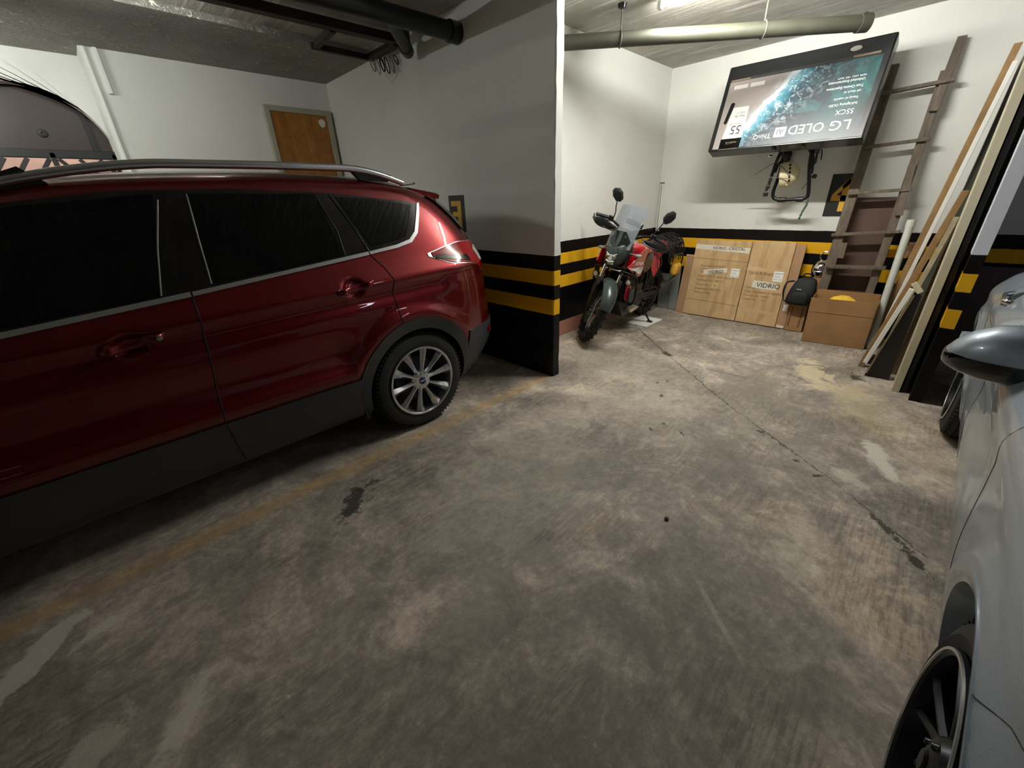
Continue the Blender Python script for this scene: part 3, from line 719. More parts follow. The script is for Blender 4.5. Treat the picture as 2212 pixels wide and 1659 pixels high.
def wheel(parent, x, y, z, R_, rr, sgn, style, name='wheel', rz=0, spin=0):
    """tyre with rim, hub cap and nuts as sub-parts; the outer face looks along sgn*y"""
    w_ = .235 if style == 'ten' else .215
    prof = [(rr-.012, -.02), (rr+.004, -.004), (rr+.02, .0), (R_-.055, .006), (R_-.022, -.006), (R_-.007, -.03), (R_, -.055)]
    for q in (.25, .42, .58, .75): 
        yy_ = -w_*q; prof += [(R_, yy_+.008), (R_-.008, yy_+.005), (R_-.008, yy_-.005), (R_, yy_-.008)]
    prof += [(R_, -w_+.055), (R_-.01, -w_+.02), (R_-.05, -w_), (rr, -w_)]
    m = MB().lathe([(r, h*-sgn*-1) for r, h in prof], (0, 0, 0), 'Y', 72)
    for k in range(72):
        a = 2*PI*k/72
        m.box((math.cos(a)*(R_-.010), sgn*-.030, math.sin(a)*(R_-.010)), (.012, .035, .009), Matrix.Rotation(-a, 3, 'Y'))
    tyre = m.obj(name, 'rubber', parent, 35); tyre.location = (x, y, z); tyre.rotation_euler = (0, spin, rz)
    m = MB()
    Y = lambda d: sgn*d     # d measured outwards from the tyre face
    m.lathe([(rr+.003, Y(.0)), (rr+.002, Y(.008)), (rr-.006, Y(.009)), (rr-.014, Y(.003)), (rr-.02, Y(-.03)), (rr-.028, Y(-.10)), (rr-.02, Y(-.2)), (rr-.01, Y(-.2)), (rr-.01, Y(-.01))], (0, 0, 0), 'Y', 64, True)
    ns = 10 if style == 'ten' else 5
    for k in range(ns):
        a = 2*PI*k/ns+.1
        def q(r, off, d): return (r*math.cos(a)-off*math.sin(a), Y(d), r*math.sin(a)+off*math.cos(a))
        if style == 'ten':
            sec = []
            for r, wl, wr_, d, ridge in ((.045, .019, .019, -.02, .014), (.09, .014, .014, -.018, .016), (.15, .018, .020, -.010, .018), (.20, .026, .029, -.004, .016), (rr-.004, .034, .040, .003, .004)):
                sec.append([Vector(q(r, -wl, d-.012)), Vector(q(r, -.003, d+ridge*.55)), Vector(q(r, .003, d+ridge*.55)), Vector(q(r, wr_, d-.012)), Vector(q(r, wr_*.5, d-.035)), Vector(q(r, -wl*.5, d-.035))])
            m.rings(sec)
        else:
            for o_ in (-1, 1):
                sec = []
                for r, of, wd, d in ((.05, .012, .012, -.03), (.12, .020, .010, -.022), (.18, .040, .010, -.012), (rr-.006, .062, .012, -.002)):
                    c_ = of*o_
                    sec.append([Vector(q(r, c_-wd, d-.01)), Vector(q(r, c_-wd*.3, d)), Vector(q(r, c_+wd*.3, d)), Vector(q(r, c_+wd, d-.01)), Vector(q(r, c_+wd*.6, d-.03)), Vector(q(r, c_-wd*.6, d-.03))])
                m.rings(sec)
    m.lathe([(.001, Y(-.006)), (.034, Y(-.006)), (.062, Y(-.014)), (.072, Y(-.03)), (.072, Y(-.06)), (.001, Y(-.06))], (0, 0, 0), 'Y', 40)
    rim = m.obj('rim', 'alloy' if style == 'ten' else 'darkalloy', tyre, 30)
    if style != 'ten':
        MB().lathe([(rr+.002, Y(.007)), (rr+.001, Y(.012)), (rr-.006, Y(.012)), (rr-.007, Y(.007))], (0, 0, 0), 'Y', 64, True).obj('rim_edge', 'satin', tyre, 30)
    MB().lathe([(.001, Y(-.11)), (.15, Y(-.11)), (.155, Y(-.12)), (.155, Y(-.13)), (.001, Y(-.13))], (0, 0, 0), 'Y', 40).obj('brake_disc', 'engine' if style == 'ten' else 'dark', tyre, 30)
    m = MB().lathe([(.0005, Y(.001)), (.022, Y(.0)), (.027, Y(-.004)), (.027, Y(-.01))], (0, 0, 0), 'Y', 28)
    if style == 'ten':
        m.slot(1)
        m.text('Ford', .021, (-.019*1, Y(.0012), -.006), (1, 0, .15), (-.15, 0, 1), .0004, 'LEFT', 1.05)
    m.obj('centre_cap', ['blue', 'wtext'] if style == 'ten' else ['darkalloy', 'wtext'], tyre, 30)
    for k in range(5):
        a = 2*PI*k/5+PI/2+.1; c = (.047*math.cos(a), Y(-.012), .047*math.sin(a))
        MB().lathe([(.0005, Y(.010)), (.006, Y(.009)), (.009, Y(.002)), (.0115, Y(-.002)), (.0115, Y(-.01))], c, 'Y', 12).obj('wheel_nut', 'chrome' if style == 'ten' else 'darkalloy', tyre, 30)
    return tyre

# ---- red estate-like SUV
def feat_red(x, z):
    f = 0
    r = math.hypot(x, z-.345)
    f += .030*math.exp(-((r-.47)/.055)**2)*sst(.42, .75, z)*(1-sst(1.0, 1.1, z))      # flare over the rear arch
    zc_ = 1.01+.045*(x+1.2)/1.6 if x < .4 else 1.055+.03*(x-.4)
    f += .014*math.exp(-((z-zc_+.0)/.022)**2)*(z < zc_)+.014*math.exp(-((z-zc_)/.06)**2)*(z >= zc_)
    f -= .012*math.exp(-((z-(zc_-.075))/.04)**2)*(x < .25)
    zl = .60+.0*(x)
    f -= .022*math.exp(-((z-.70)/.07)**2)*(1-sst(-.55, -.40, x))                 # scoop in the lower doors
    f += .022*math.exp(-((z-.560)/.038)**2)*(1-sst(-.45, -.38, x))
    for hx_, hz_ in ((-.352, 1.036), (-1.335, .965)):
        q = (((x-hx_)/.058)**2+((z-hz_)/.048)**2)
        if q < 4: f -= .024*math.exp(-q**2.2)
    return f
prof_red = [(.92, .215), (.5, .215), (.17, .215), (.10, .225), (.055, .27), (.035, .36), (.018, .48), (.004, .62), (0, .78), (.006, .92), (.022, 1.03), (.05, 1.11), (.085, 1.19), (.165, 1.38), (.225, 1.51), (.262, 1.565), (.32, 1.605), (.45, 1.635), (.7, 1.65), (.92, 1.655)]
zt_red = ([-3.57, -3.4, -2.9, -2.35, -1.95, -1.55, -1.2, -.6, -.2, .2, .45, .95], [.80, .95, 1.08, 1.16, 1.38, 1.585, 1.645, 1.662, 1.650, 1.620, 1.580, 1.50])
rear_red = ([.2, .42, .6, .8, 1.0, 1.2, 1.27, 1.36, 1.50, 1.53, 1.66], [.84, .935, .955, .93, .91, .865, .83, .77, .655, .655, .60])
car = Car(.92, 2.69, .955, .88, prof_red, zt_red, 1.10, rear_red, feat_red, .345, .345, fine=2)
body = car.build((0, -2.69), .425)
rc = thing('car', 'dark red metallic SUV with silver roof rails parked tail towards the partition wall', 'car', (1.31, 3.135, 0))
bo = bpy.data.objects.new('body', body); COL.objects.link(bo); bo.parent = rc; body.materials.append(MT['red'])
# glass band (black) and panes
bot = [(-1.95, 1.10), (-1.65, 1.088), (-1.07, 1.132), (-.19, 1.212), (.0, 1.233), (.10, 1.252), (.13, 1.268)]
top = [(-1.80, 1.36), (-1.55, 1.505), (-1.2, 1.548), (-.75, 1.552), (-.3, 1.528), (.16, 1.475), (.255, 1.452)]
car.patch(bot, top, .003, 60, 10).obj('window_surround', 'gblack', rc, 60)
def pane(nm, b, t, **k): return car.patch(b, t, .0065, k.get('nu', 20), 8).obj(nm, 'glass', rc, 60)
pane('front_door_window', [(-1.85, 1.125), (-1.6, 1.105), (-1.18, 1.135)], [(-1.74, 1.35), (-1.5, 1.495), (-1.06, 1.532)])
pane('rear_door_window', [(-.985, 1.153), (-.345, 1.208)], [(-.94, 1.532), (-.375, 1.522)])
pane('quarter_window', [(-.165, 1.238), (-.02, 1.252), (.085, 1.275)], [(-.27, 1.505), (-.05, 1.49), (.20, 1.448)])
car.line([(-1.175, 1.135), (-1.12, 1.32), (-1.05, 1.51)], .0035, .004).obj('window_seal', 'satin', rc)
car.line([(-.985, 1.155), (-.965, 1.34), (-.94, 1.53)], .004, .005).obj('window_seal', 'satin', rc)
car.line([(-.335, 1.20), (-.33, 1.33), (-.375, 1.515)], .004, .004).obj('window_seal', 'blk', rc)
car.line([(-.19, 1.215), (-.225, 1.33), (-.30, 1.52)], .005, .004).obj('window_seal', 'blk', rc)
# satin belt trim
def strip(b, w_, nm, mat, off=.009, nu=60):
    t = [(x, z+w_) for x, z in b]; return car.patch(b, t, off, nu, 2).obj(nm, mat, rc, 60)
strip([(-1.95, 1.078), (-1.65, 1.070), (-1.075, 1.114)], .020, 'belt_trim', 'satin')
strip([(-1.068, 1.115), (-.195, 1.194)], .018, 'belt_trim', 'satin')
car.patch([(-.188, 1.196), (.0, 1.214), (.11, 1.236), (.175, 1.285), (.24, 1.40), (.27, 1.462)], [(-.188, 1.212), (.0, 1.232), (.10, 1.254), (.155, 1.295), (.22, 1.405), (.25, 1.456)], .009, 60, 2).obj('belt_trim', 'satin', rc, 60)
# panel gaps
gap = lambda pts: car.line(pts, .0032, .0005).obj('panel_gap', 'seam', rc)
gap([(-1.073, 1.118), (-1.085, .95), (-1.12, .62), (-1.13, .53), (-1.125, .40)])
gap([(-.188, 1.20), (-.13, 1.12), (-.098, 1.05), (-.115, .97), (-.11, .90), (-.108, .79)])
gap([(.30, 1.585), (.42, 1.50), (.50, 1.40), (.58, 1.25)])
# lower cladding
car.line([(-1.127, .50), (-1.10, .26)], .003, .0085).obj('panel_gap', 'seam', rc)
car.patch([(-2.27, .235), (-1.13, .235), (-.43, .235)], [(-2.27, .50), (-1.13, .505), (-.40, .50)], .008, 60, 8).obj('sill_cladding', 'clad', rc, 60)
car.arc(0, .375, .452, -18, 200, .011).obj('arch_cladding', 'clad', rc, 40)
car.arc(-2.69, .375, .452, -18, 200, .011).obj('arch_cladding', 'clad', rc, 40)
for sx in (-1, 1):
    car.arc(0, .375, .452, -18, 200, .011, sgn=1).obj('arch_cladding', 'clad', rc, 40) if sx > 0 else None
b = [(.36, .37), (.45, .36), (.60, .37), (.75, .38), (.88, .40)]
m = MB(); g = []
for i in range(40):     # rear bumper cladding, wrapped around the corner
    a = R(-8+i*98/39); row = []
    for k in range(8):
        t = k/7
        d = Vector((math.sin(a), -math.cos(a)*1.0, 0)); zb0 = .235+.17*max(0, min(1, (i-13)/10)); z = zb0+t*(.545+.07*min(1, i/15)-zb0)
        h = car.bvh.ray_cast(Vector((.0, 0, z))+d*3, -d)
        if h[0] is None or h[0].dot(d) < .5: h = (row[-1] if row else car.bvh.ray_cast(Vector((.0, 0, .46))+d*3, -d)[0], 0)
        row.append(h[0]+(Vector((d.x, d.y, 0))*.010))
    g.append(row)
g = [r for r in g if r[-1].x > .395]
for r in g:
    r.insert(0, r[0]+Vector((-.03, .05, .0))); r.append(r[-1]+Vector((-.012, .012, .0)))
m.grid(g).obj('rear_bumper_cladding', 'clad', rc, 50)
m = MB(); g = []
for i in range(10):
    a = R(38+i*1.5); row = []
    for k in range(5):
        d = Vector((math.sin(a), -math.cos(a), 0)); z = .52+k*.012
        h = car.bvh.ray_cast(Vector((0, 0, z))+d*3, -d); row.append(h[0]+d*.018)
    g.append(row)
m.grid(g).obj('reflector', 'redlens', rc, 50)
# tail lamp wrapped around the corner
def wrap(rows, off):
    g = []
    for r in rows:
        row = []
        for (a, z) in r:
            d = Vector((math.sin(R(a)), -math.cos(R(a)), 0)); h = car.bvh.ray_cast(Vector((0, 0, z))+d*3, -d); row.append(h[0]+h[1]*(off if h[1].dot(d) > 0 else -off))
        g.append(row)
    return g
def lampgrid(A, lo, hi, off, n=26, m=8):
    rows = []
    for i in range(n+1):
        a = A[0]+(A[1]-A[0])*i/n; l = interp(a, *lo); h = interp(a, *hi)
        rows.append([(a, l+(h-l)*k/m) for k in range(m+1)])
    g = wrap(rows, off); mb = MB().grid(g)
    loop = [r[0] for r in g]+g[-1][1:]+[r[-1] for r in reversed(g[:-1])]+list(reversed(g[0][1:-1])); nn = len(loop)
    inn = [p*.985+Vector((0, 0, p.z*.015)) for p in loop]
    return mb.add(loop+inn, [(i, (i+1) % nn, nn+(i+1) % nn, nn+i) for i in range(nn)])
lo = ([13, 17, 22, 30, 34, 40, 48, 60], [1.150, 1.125, 1.09, 1.075, 1.06, .995, .96, .96])
hi = ([13, 17, 22, 30, 40, 48, 60], [1.158, 1.168, 1.185, 1.205, 1.20, 1.19, 1.18])
lampgrid((13, 60), ([13, 60], [0, 0]) and (lo[0], [v-.006 for v in lo[1]]), (hi[0], [v+.006 for v in hi[1]]), .004).obj('tail_lamp_bezel', 'satin', rc, 60)
tl = lampgrid((15, 60), lo, hi, .010).obj('tail_lamp', 'redlens', rc, 60)
lampgrid((16, 31), ([16, 31], [1.128, 1.080]), ([16, 31], [1.150, 1.12]), .0125).obj('smoked_band', 'gblack', tl, 60)
lampgrid((38, 47), ([38, 47], [1.07, 1.05]), ([38, 42, 47], [1.14, 1.165, 1.16]), .0135).obj('clear_lens', 'clearlens', tl, 60)
lampgrid((22, 37), ([22, 37], [1.13, 1.15]), ([22, 37], [1.175, 1.19]), .0125).obj('pink_lens', 'clearlens', tl, 60) if False else None
# tailgate window and spoiler
m = MB(); g = []
for i in range(31):
    y = -.68+1.36*i/30; row = []
    for k in range(9):
        z = 1.275+(1.495-1.275)*k/8; row.append(car.castx(y*(1-.10*k/8), z, .012))
    g.append(row)
m.grid(g).obj('tailgate_window', 'gblack', rc, 60)
# side rear-glass fairing (black strip seen along the tailgate edge)
m = MB(); g = []
for i in range(2):
    row = []
    for k in range(12):
        z = 1.28+(1.50-1.28)*k/11; y = -(.70-.075*k/11)+i*.1
        row.append(car.castx(y, z, .014))
    g.append(row)
m.grid(g).obj('tailgate_side_trim', 'gblack', rc, 60)
m = MB()
secs = []
for k in range(25):
    y = -.57+1.14*k/24
    x1 = .655-.12*abs(y/.57)**3
    secs.append([Vector((.30, y, 1.585-.03*abs(y/.57)**2)), Vector((x1-.02, y, 1.552-.035*abs(y/.57)**2)), Vector((x1, y, 1.540-.035*abs(y/.57)**2)), Vector((x1-.01, y, 1.512-.03*abs(y/.57)**2)), Vector((x1-.08, y, 1.49)), Vector((.35, y, 1.50))])
m.rings(secs).obj('roof_spoiler', 'red', rc, 40)
# door handles
def handle(x0, z0, x1, z1, key=False):
    pts = []; N = 18
    for i in range(N+1):
        t = i/N; c = car.cast(x0+(x1-x0)*t, z0+(z1-z0)*t, 0); lift = .034*min(1, math.sin(PI*min(1, max(0, t)))*2.2)**.6 if 0 < t < 1 else .004
        pts.append((c, lift, t))
    rs = []
    for c, l, t in pts:
        h = .013+.005*math.sin(PI*t); cy = c.y-l
        rs.append([Vector((c.x, cy-.007*math.cos(a), c.z+h*math.sin(a))) for a in [2*PI*k/12 for k in range(12)]])
    h_ = MB().rings(rs).obj('door_handle', 'red', rc, 60)
    if key:
        c = pts[-3][0]; MB().lathe([(.0005, -.016), (.009, -.015), (.0115, -.010), (.0115, .02)], (c.x, c.y-.030, c.z), 'Y', 16).obj('lock_cylinder', 'satin', h_)
handle(-.455, 1.026, -.235, 1.056)
handle(-1.44, .955, -1.215, .985, True)
# roof rails
def rail(sg):
    top_ = []
    for i in range(49):
        t = i/48; x = -1.68+t*(1.91)
        z = 1.661-.012*((x+.55)/.8)**2
        if t > .80: z -= .068*((t-.80)/.20)**1.8
        if t < .36: z -= .100*((.36-t)/.36)**1.6
        top_.append(Vector((x, sg*(.60+.03*(1-abs(2*t-1)**3)), z)))
    rs = []
    for p in top_:
        rs.append([p+Vector((0, .022*math.cos(a), .019*math.sin(a))) for a in [2*PI*k/12 for k in range(12)]])
    o = MB().rings(rs).obj('roof_rail', 'satin', rc, 50)
    for xa, xb in ((.12, .0), (-1.66, -1.30)):
        m = MB(); dz = 0 if xa > 0 else -.075
        lo_ = 1.585 if xa > 0 else 1.59
        m.hexa([Vector((xa, sg*.615, lo_)), Vector((xb-.06, sg*.615, lo_+.01)), Vector((xb-.06, sg*.58, lo_+.015)), Vector((xa, sg*.58, lo_+.01)),
                Vector((xa+.02, sg*.63, 1.622)), Vector((xb-.12, sg*.632, 1.655)), Vector((xb-.12, sg*.59, 1.655)), Vector((xa+.02, sg*.59, 1.622))])
        m.v = [(v[0], v[1], v[2]+(dz*.9 if v[0] < -1.5 else dz*.25)) for v in m.v]
        m.obj('rail_foot', 'blk', rc, 40)
rail(-1); rail(1)
# wheel liners and wheels
for wx in (0, -2.69):
    for sg in (-1, 1):
        m = MB(); rs = []
        for yy_ in (sg*.885, sg*.56):
            rs.append([Vector((wx+.415*math.cos(a), yy_, .345+.415*math.sin(a))) for a in [PI*k/24-.12+(.5/24)*k for k in range(25)]])
        m.grid(rs); m.add(rs[1]+[Vector((wx, sg*.56, .2))], [tuple([i, i+1, 25]) for i in range(24)])
        m.obj('wheel_arch_liner', 'dark', rc, 60, fix=False)
w0 = wheel(rc, 0, -.908, .345, .345, .243, -1, 'ten')
def copy_wheel(src, parent, loc, flip):
    c = src.copy(); COL.objects.link(c); c.parent = parent; c.location = loc
    if flip: c.rotation_euler.z += PI
    for ch in list(src.children):
        d_ = ch.copy(); COL.objects.link(d_); d_.parent = c
    return c
copy_wheel(w0, rc, (-2.69, -.908, .345), False); copy_wheel(w0, rc, (0, .908, .345), True); copy_wheel(w0, rc, (-2.69, .908, .345), True)
# mud flap ahead of the rear wheel
MB().hexa([(-.42, -.87, .20), (-.39, -.87, .20), (-.39, -.70, .20), (-.42, -.70, .20), (-.425, -.885, .36), (-.385, -.885, .36), (-.385, -.70, .36), (-.425, -.70, .36)]).obj('mud_flap', 'clad', rc, 0, .004)

# ---- silver car on the right
def feat_s(x, z):
    f = 0
    for wx in (0, -2.64):
        r = math.hypot(x-wx, z-.335); f += .020*math.exp(-((r-.44)/.04)**2)*sst(.3, .6, z)*(1-sst(.8, .95, z))
    f += .014*math.exp(-((z-.86)/.05)**2)
    f -= .018*math.exp(-((z-.66)/.10)**2)*sst(-2.1, -1.9, x)*(1-sst(-.65, -.45, x))
    return f
prof_s = [(.90, .20), (.5, .20), (.20, .20), (.10, .215), (.065, .26), (.042, .36), (.022, .48), (.008, .60), (.002, .72), (0, .80), (.012, .88), (.045, .94), (.09, .99), (.16, 1.10), (.26, 1.30), (.32, 1.39), (.38, 1.43), (.55, 1.46), (.75, 1.47), (.90, 1.475)]
zt_s = ([-3.45, -3.25, -2.8, -2.2, -1.75, -1.35, -1.0, -.6, 0, .3, .75], [.68, .80, .93, 1.02, 1.22, 1.40, 1.46, 1.475, 1.44, 1.34, 1.10])
rear_s = ([.2, .4, .7, .9, 1.0, 1.2, 1.5], [.68, .74, .75, .72, .68, .52, .30])
car_r = car; rc_r = rc
car = Car(.90, 2.64, .75, .85, prof_s, zt_s, .95, rear_s, feat_s, .335, .335)
YS = R(1.6)
rc = thing('car', 'silver grey car cut off by the right edge of the photo, mirror towards us', 'car', (3.52, -1.235, 0), (0, 0, -YS))
SG = 1
bs = car.build((0, -2.64), .405); bs.materials.append(MT['silver'])
bo = bpy.data.objects.new('body', bs); COL.objects.link(bo); bo.parent = rc
cs = lambda *a, **k: car.patch(*a, **k)
car.patch([(-1.95, 1.0), (-1.2, .985), (-.3, .99), (.05, 1.01)], [(-1.6, 1.16), (-1.15, 1.33), (-.5, 1.36), (-.05, 1.27)], .003, 40, 8, sgn=-1).obj('window_surround', 'gblack', rc, 60)
car.patch([(-1.95, 1.0), (-1.2, .985), (-.3, .99), (.05, 1.01)], [(-1.6, 1.16), (-1.15, 1.33), (-.5, 1.36), (-.05, 1.27)], .003, 40, 8, sgn=1).obj('window_surround', 'gblack', rc, 60)
for b_, t_2 in ([[(-1.85, 1.015), (-1.05, 1.0)], [(-1.55, 1.15), (-1.07, 1.32)]], [[(-.98, 1.0), (-.3, 1.005)], [(-.98, 1.33), (-.38, 1.335)]]):
    car.patch(b_, t_2, .007, 20, 8, sgn=SG).obj('side_window', 'glass', rc, 60)
for L in ([(-2.02, .99), (-2.08, .80), (-2.03, .5), (-2.0, .27)], [(-1.02, .98), (-1.04, .7), (-1.02, .27)], [(-.22, .98), (-.30, .8), (-.39, .62)], [(-2.79, .725), (-2.88, .79), (-3.0, .84)], [(-2.1, .98), (-2.5, .965), (-2.9, .90)], [(.33, .58), (.60, .66)]):
    car.line(L, .0011, .0, sgn=SG).obj('panel_gap', 'seam', rc)
for wx in (0, -2.64):
    for sg in (-1, 1):
        m = MB(); rs = []
        for yy_ in (sg*.83, sg*.52):
            rs.append([Vector((wx+.395*math.cos(a), yy_, .335+.395*math.sin(a))) for a in [PI*k/24-.12+(.5/24)*k for k in range(25)]])
        m.grid(rs); m.add(rs[1]+[Vector((wx, sg*.52, .2))], [tuple([i, i+1, 25]) for i in range(24)])
        m.obj('wheel_arch_liner', 'dark', rc, 60, fix=False)
        car.arc(wx, .392, .432, -20, 200, .006, sgn=sg, lip=.05).obj('arch_lip', 'silver', rc, 60)
ws = wheel(rc, 0, .872, .335, .335, .245, 1, 'five', spin=.3)
copy_wheel(ws, rc, (-2.64, .872, .335), False); copy_wheel(ws, rc, (0, -.872, .335), True); copy_wheel(ws, rc, (-2.64, -.872, .335), True)
# handles
for x, hz_ in ((-.43, .93), (-1.35, .90)):
    rs = []
    for i in range(13):
        t = i/12; c = car.cast(x-.09+.2*t, hz_-.003+.012*t, 0, SG); l = .03*min(1, math.sin(PI*t)*2)**.6
        rs.append([Vector((c.x, c.y+l+.008*math.cos(a), c.z+.013*math.sin(a))) for a in [2*PI*k/12 for k in range(12)]])
    MB().rings(rs).obj('door_handle', 'chrome' if x > -.7 else 'silver', rc, 60)
    m = MB(); m.grid([[car.cast(x+.02+.05*(i/8)*math.cos(2*PI*k/20), hz_+.036*(i/8)*math.sin(2*PI*k/20), .002, SG) for k in range(21)] for i in range(9)]); m.obj('handle_recess_shade', 'dark', rc, 60)  # flat black patch paints the shade inside the handle cup
# head lamp and front bits (outside the frame, seen only from the side)
car.patch([(-3.25, .62), (-2.98, .66)], [(-3.2, .72), (-2.93, .76)], .006, 12, 4, sgn=SG).obj('head_lamp', 'lampglass', rc, 60)
# door mirror
mr = MB(); secs = []
for (yo_, cx_, cz_, hx, hz) in ((-.09, 0, -.01, .03, .04), (-.06, 0, 0, .062, .072), (0, 0, .008, .082, .088), (.06, .0, .012, .088, .092), (.12, .006, .008, .084, .084), (.165, .016, -.002, .072, .066), (.195, .026, -.014, .052, .042), (.21, .032, -.022, .032, .022), (.213, .034, -.024, .012, .008)):
    secs.append([Vector((cx_+hx*math.copysign(abs(math.cos(a))**.8, math.cos(a)), yo_, cz_+hz*math.copysign(abs(math.sin(a))**.85, math.sin(a)))) for a in [2*PI*k/28 for k in range(28)]])
low = [[Vector((p.x*1.02, p.y*1.01, min(p.z, -.032)-.002 if p.z < -.03 else -.032)) for p in s_] for s_ in secs]
MX = Vector((-1.63, .845, .955))
mb_ = MB().rings([[p+MX for p in s_] for s_ in secs]); mir = mb_.obj('door_mirror', 'silver', rc, 60)
lowr = [[Vector((p.x*1.03, p.y*1.012+.0, (p.z*1.03 if p.z < -.004 else -.004)))+MX for p in s_] for s_ in secs]
MB().rings(lowr).obj('mirror_lower_shell', 'gblack', mir, 50)
m = MB(); m.prism([(.081, .03+.16*0, -.05), (.081, .19, -.045), (.081, .19, .045), (.081, .03, .06)], (.004, 0, 0)); m.xf(Matrix.Translation(MX)); m.obj('mirror_glass', 'chrome', mir, 0)
MB().bb(-.03, .045, -.09, .02, -.045, -.015).xf(Matrix.Translation(MX)).obj('mirror_arm', 'gblack', mir, 30, .006)

# ------------------------------------------------------------------ television carton on the wall rack
TL, TR, BL = Vector((5.12, 1.905, 2.595)), Vector((5.12, .664, 2.584)), Vector((4.87, 1.931, 1.848))
U = (TR-TL).normalized(); V = TL-BL; V = (V-U*V.dot(U)).normalized(); W = U.cross(V)
if W.x > 0: W = -W
BWID, BHEI, BDEP = 1.275, .79, .165
tb = thing('television_carton', 'large upside-down black television box with a sea photo, resting high on the wall rack', 'box', BL)
Q = lambda u, v, d=0: U*u+V*v+W*d
def quad(mb, u0, v0, u1, v1, d, th=.0005):
    return mb.hexa([Q(u0, v0, d-th), Q(u1, v0, d-th), Q(u1, v1, d-th), Q(u0, v1, d-th), Q(u0, v0, d), Q(u1, v0, d), Q(u1, v1, d), Q(u0, v1, d)])
MB().hexa([Q(0, 0, -BDEP), Q(BWID, 0, -BDEP), Q(BWID, BHEI, -BDEP), Q(0, BHEI, -BDEP), Q(0, 0, 0), Q(BWID, 0, 0), Q(BWID, BHEI, 0), Q(0, BHEI, 0)]).obj('carton_body', 'boxblk', tb, 30, .012)
quad(MB(), .10, .0, 1.265, .008, .0015).obj('torn_lower_edge', 'greenish', tb, 0)
# picture panel with uv
pu0, pv0, pu1, pv1 = .045, .014, 1.225, .638
me = bpy.data.meshes.new('front_picture')
N_ = 16
vs = [Q(pu0+(pu1-pu0)*i/N_, pv0+(pv1-pv0)*k/N_+(0.006*math.sin(i*2.1) if k == 0 and i > 4 else 0), .0022) for i in range(N_+1) for k in range(N_+1)]
fs = [(i*(N_+1)+k, (i+1)*(N_+1)+k, (i+1)*(N_+1)+k+1, i*(N_+1)+k+1) for i in range(N_) for k in range(N_)]
me.from_pydata(vs, [], fs); uvl = me.uv_layers.new(name='UVMap')
for lp in me.loops:
    i, k = divmod(lp.vertex_index, N_+1); uvl.data[lp.index].uv = (i/N_*1.18, k/N_*.624)
me.materials.append(MT['surf']); pic = bpy.data.objects.new('front_picture', me); COL.objects.link(pic); pic.parent = tb
quad(MB(), .23, .642, 1.01, .662, .003).obj('grey_bar', 'carb', tb, 0)
quad(MB(), .05, .642, .225, .658, .0025).obj('bronze_bar', 'bronze', tb, 0); quad(MB(), 1.02, .650, 1.20, .668, .0025).obj('bronze_bar', 'bronze', tb, 0)
quad(MB(), .115, .006, .285, .010, .004).obj('bronze_bar', 'bronze', tb, 0)
m = MB(); m.prism([Q(.112, .106, .003), Q(.299, .109, .003), Q(.289, .392, .003), Q(.144, .394, .003)], W*.0006); lab = m.obj('size_label', 'paper', tb, 0)
m = MB(); quad(m, .105, .012, .30, .104, .0032); quad(m, .105, .012, .30, .104, .0032); web = m.obj('black_label', 'gblack', tb, 0)
m = MB(); quad(m, .095, .565, .222, .600, .0035); quad(m, .245, .565, .368, .600, .0035); m.obj('energy_label', 'paper', tb, 0)
def btext(s, size, u, v, mat='wtext', sx=1.0, d=.0032, par=None):
    m = MB(); m.text(s, size, Q(u, v, d), -U, -V, .0003, 'LEFT', sx); return m.obj('printed_lettering', mat, par or tb, 0)
btext('LG', .112, 1.165, .155, sx=1.15); btext('OLED', .112, .975, .158, sx=.98)
btext('ThinQ', .058, .560, .110)
quad(MB(), .585, .072, .678, .157, .0032).obj('logo_tile', 'wtext', tb, 0)
btext('AI', .075, .664, .142, 'carb', .95, .0042)
btext('55CX', .056, 1.151, .242, sx=.95)
btext('Self-lighting OLED', .027, 1.157, .293); btext('ThinQ AI webOS', .024, 1.150, .341); btext('α9 Gen3 AI', .024, 1.152, .388)
btext('True Cinema Experience', .030, 1.158, .430, sx=.85); btext('Unlimited Entertainment', .030, 1.156, .478, sx=.85); btext('HDMI  eARC  VRR  ALLM', .018, 1.156, .505)
btext('55', .115, .272, .222, 'carb', .9, .0042, lab); btext('139 cm / 55"', .022, .260, .246, 'carb', 1, .0042, lab); btext('Real 4K', .030, .27, .318, 'carb', 1, .0042, lab); btext('OLED TV', .020, .27, .345, 'carb', 1, .0042, lab)
btext('webOS', .034, .262, .075, 'bronze', 1, .0042, web)
# printed remote control and carrying hole
m = MB(); pts = [Vector((.0, 0, 0))]
a0, a1 = Vector((.128, .425, 0)), Vector((.103, .262, 0)); ax = (a1-a0).normalized(); pe = Vector((-ax.y, ax.x, 0))
ol = [a0+pe*.020*math.cos(q)-ax*.018*math.sin(q) for q in [PI*k/8 for k in range(9)]]+[a1-pe*.016*math.cos(q)+ax*.016*math.sin(q) for q in [PI*k/8 for k in range(9)]]
m.prism([Q(p.x, p.y, .0045) for p in ol], W*.0006).obj('printed_remote', 'gblack', tb, 0)
m = MB(); m.prism([Q(1.02+.040*math.cos(q), .722+.020*math.sin(q), .0008) for q in [2*PI*k/20 for k in range(20)]], W*.0016).obj('hand_hole', 'paper', tb, 0)
m = MB(); m.prism([Q(1.02+.055*math.cos(q), .722+.028*math.sin(q), .0004) for q in [2*PI*k/20 for k in range(20)]], W*.0011).obj('hand_hole_rim', 'gblack', tb, 0)

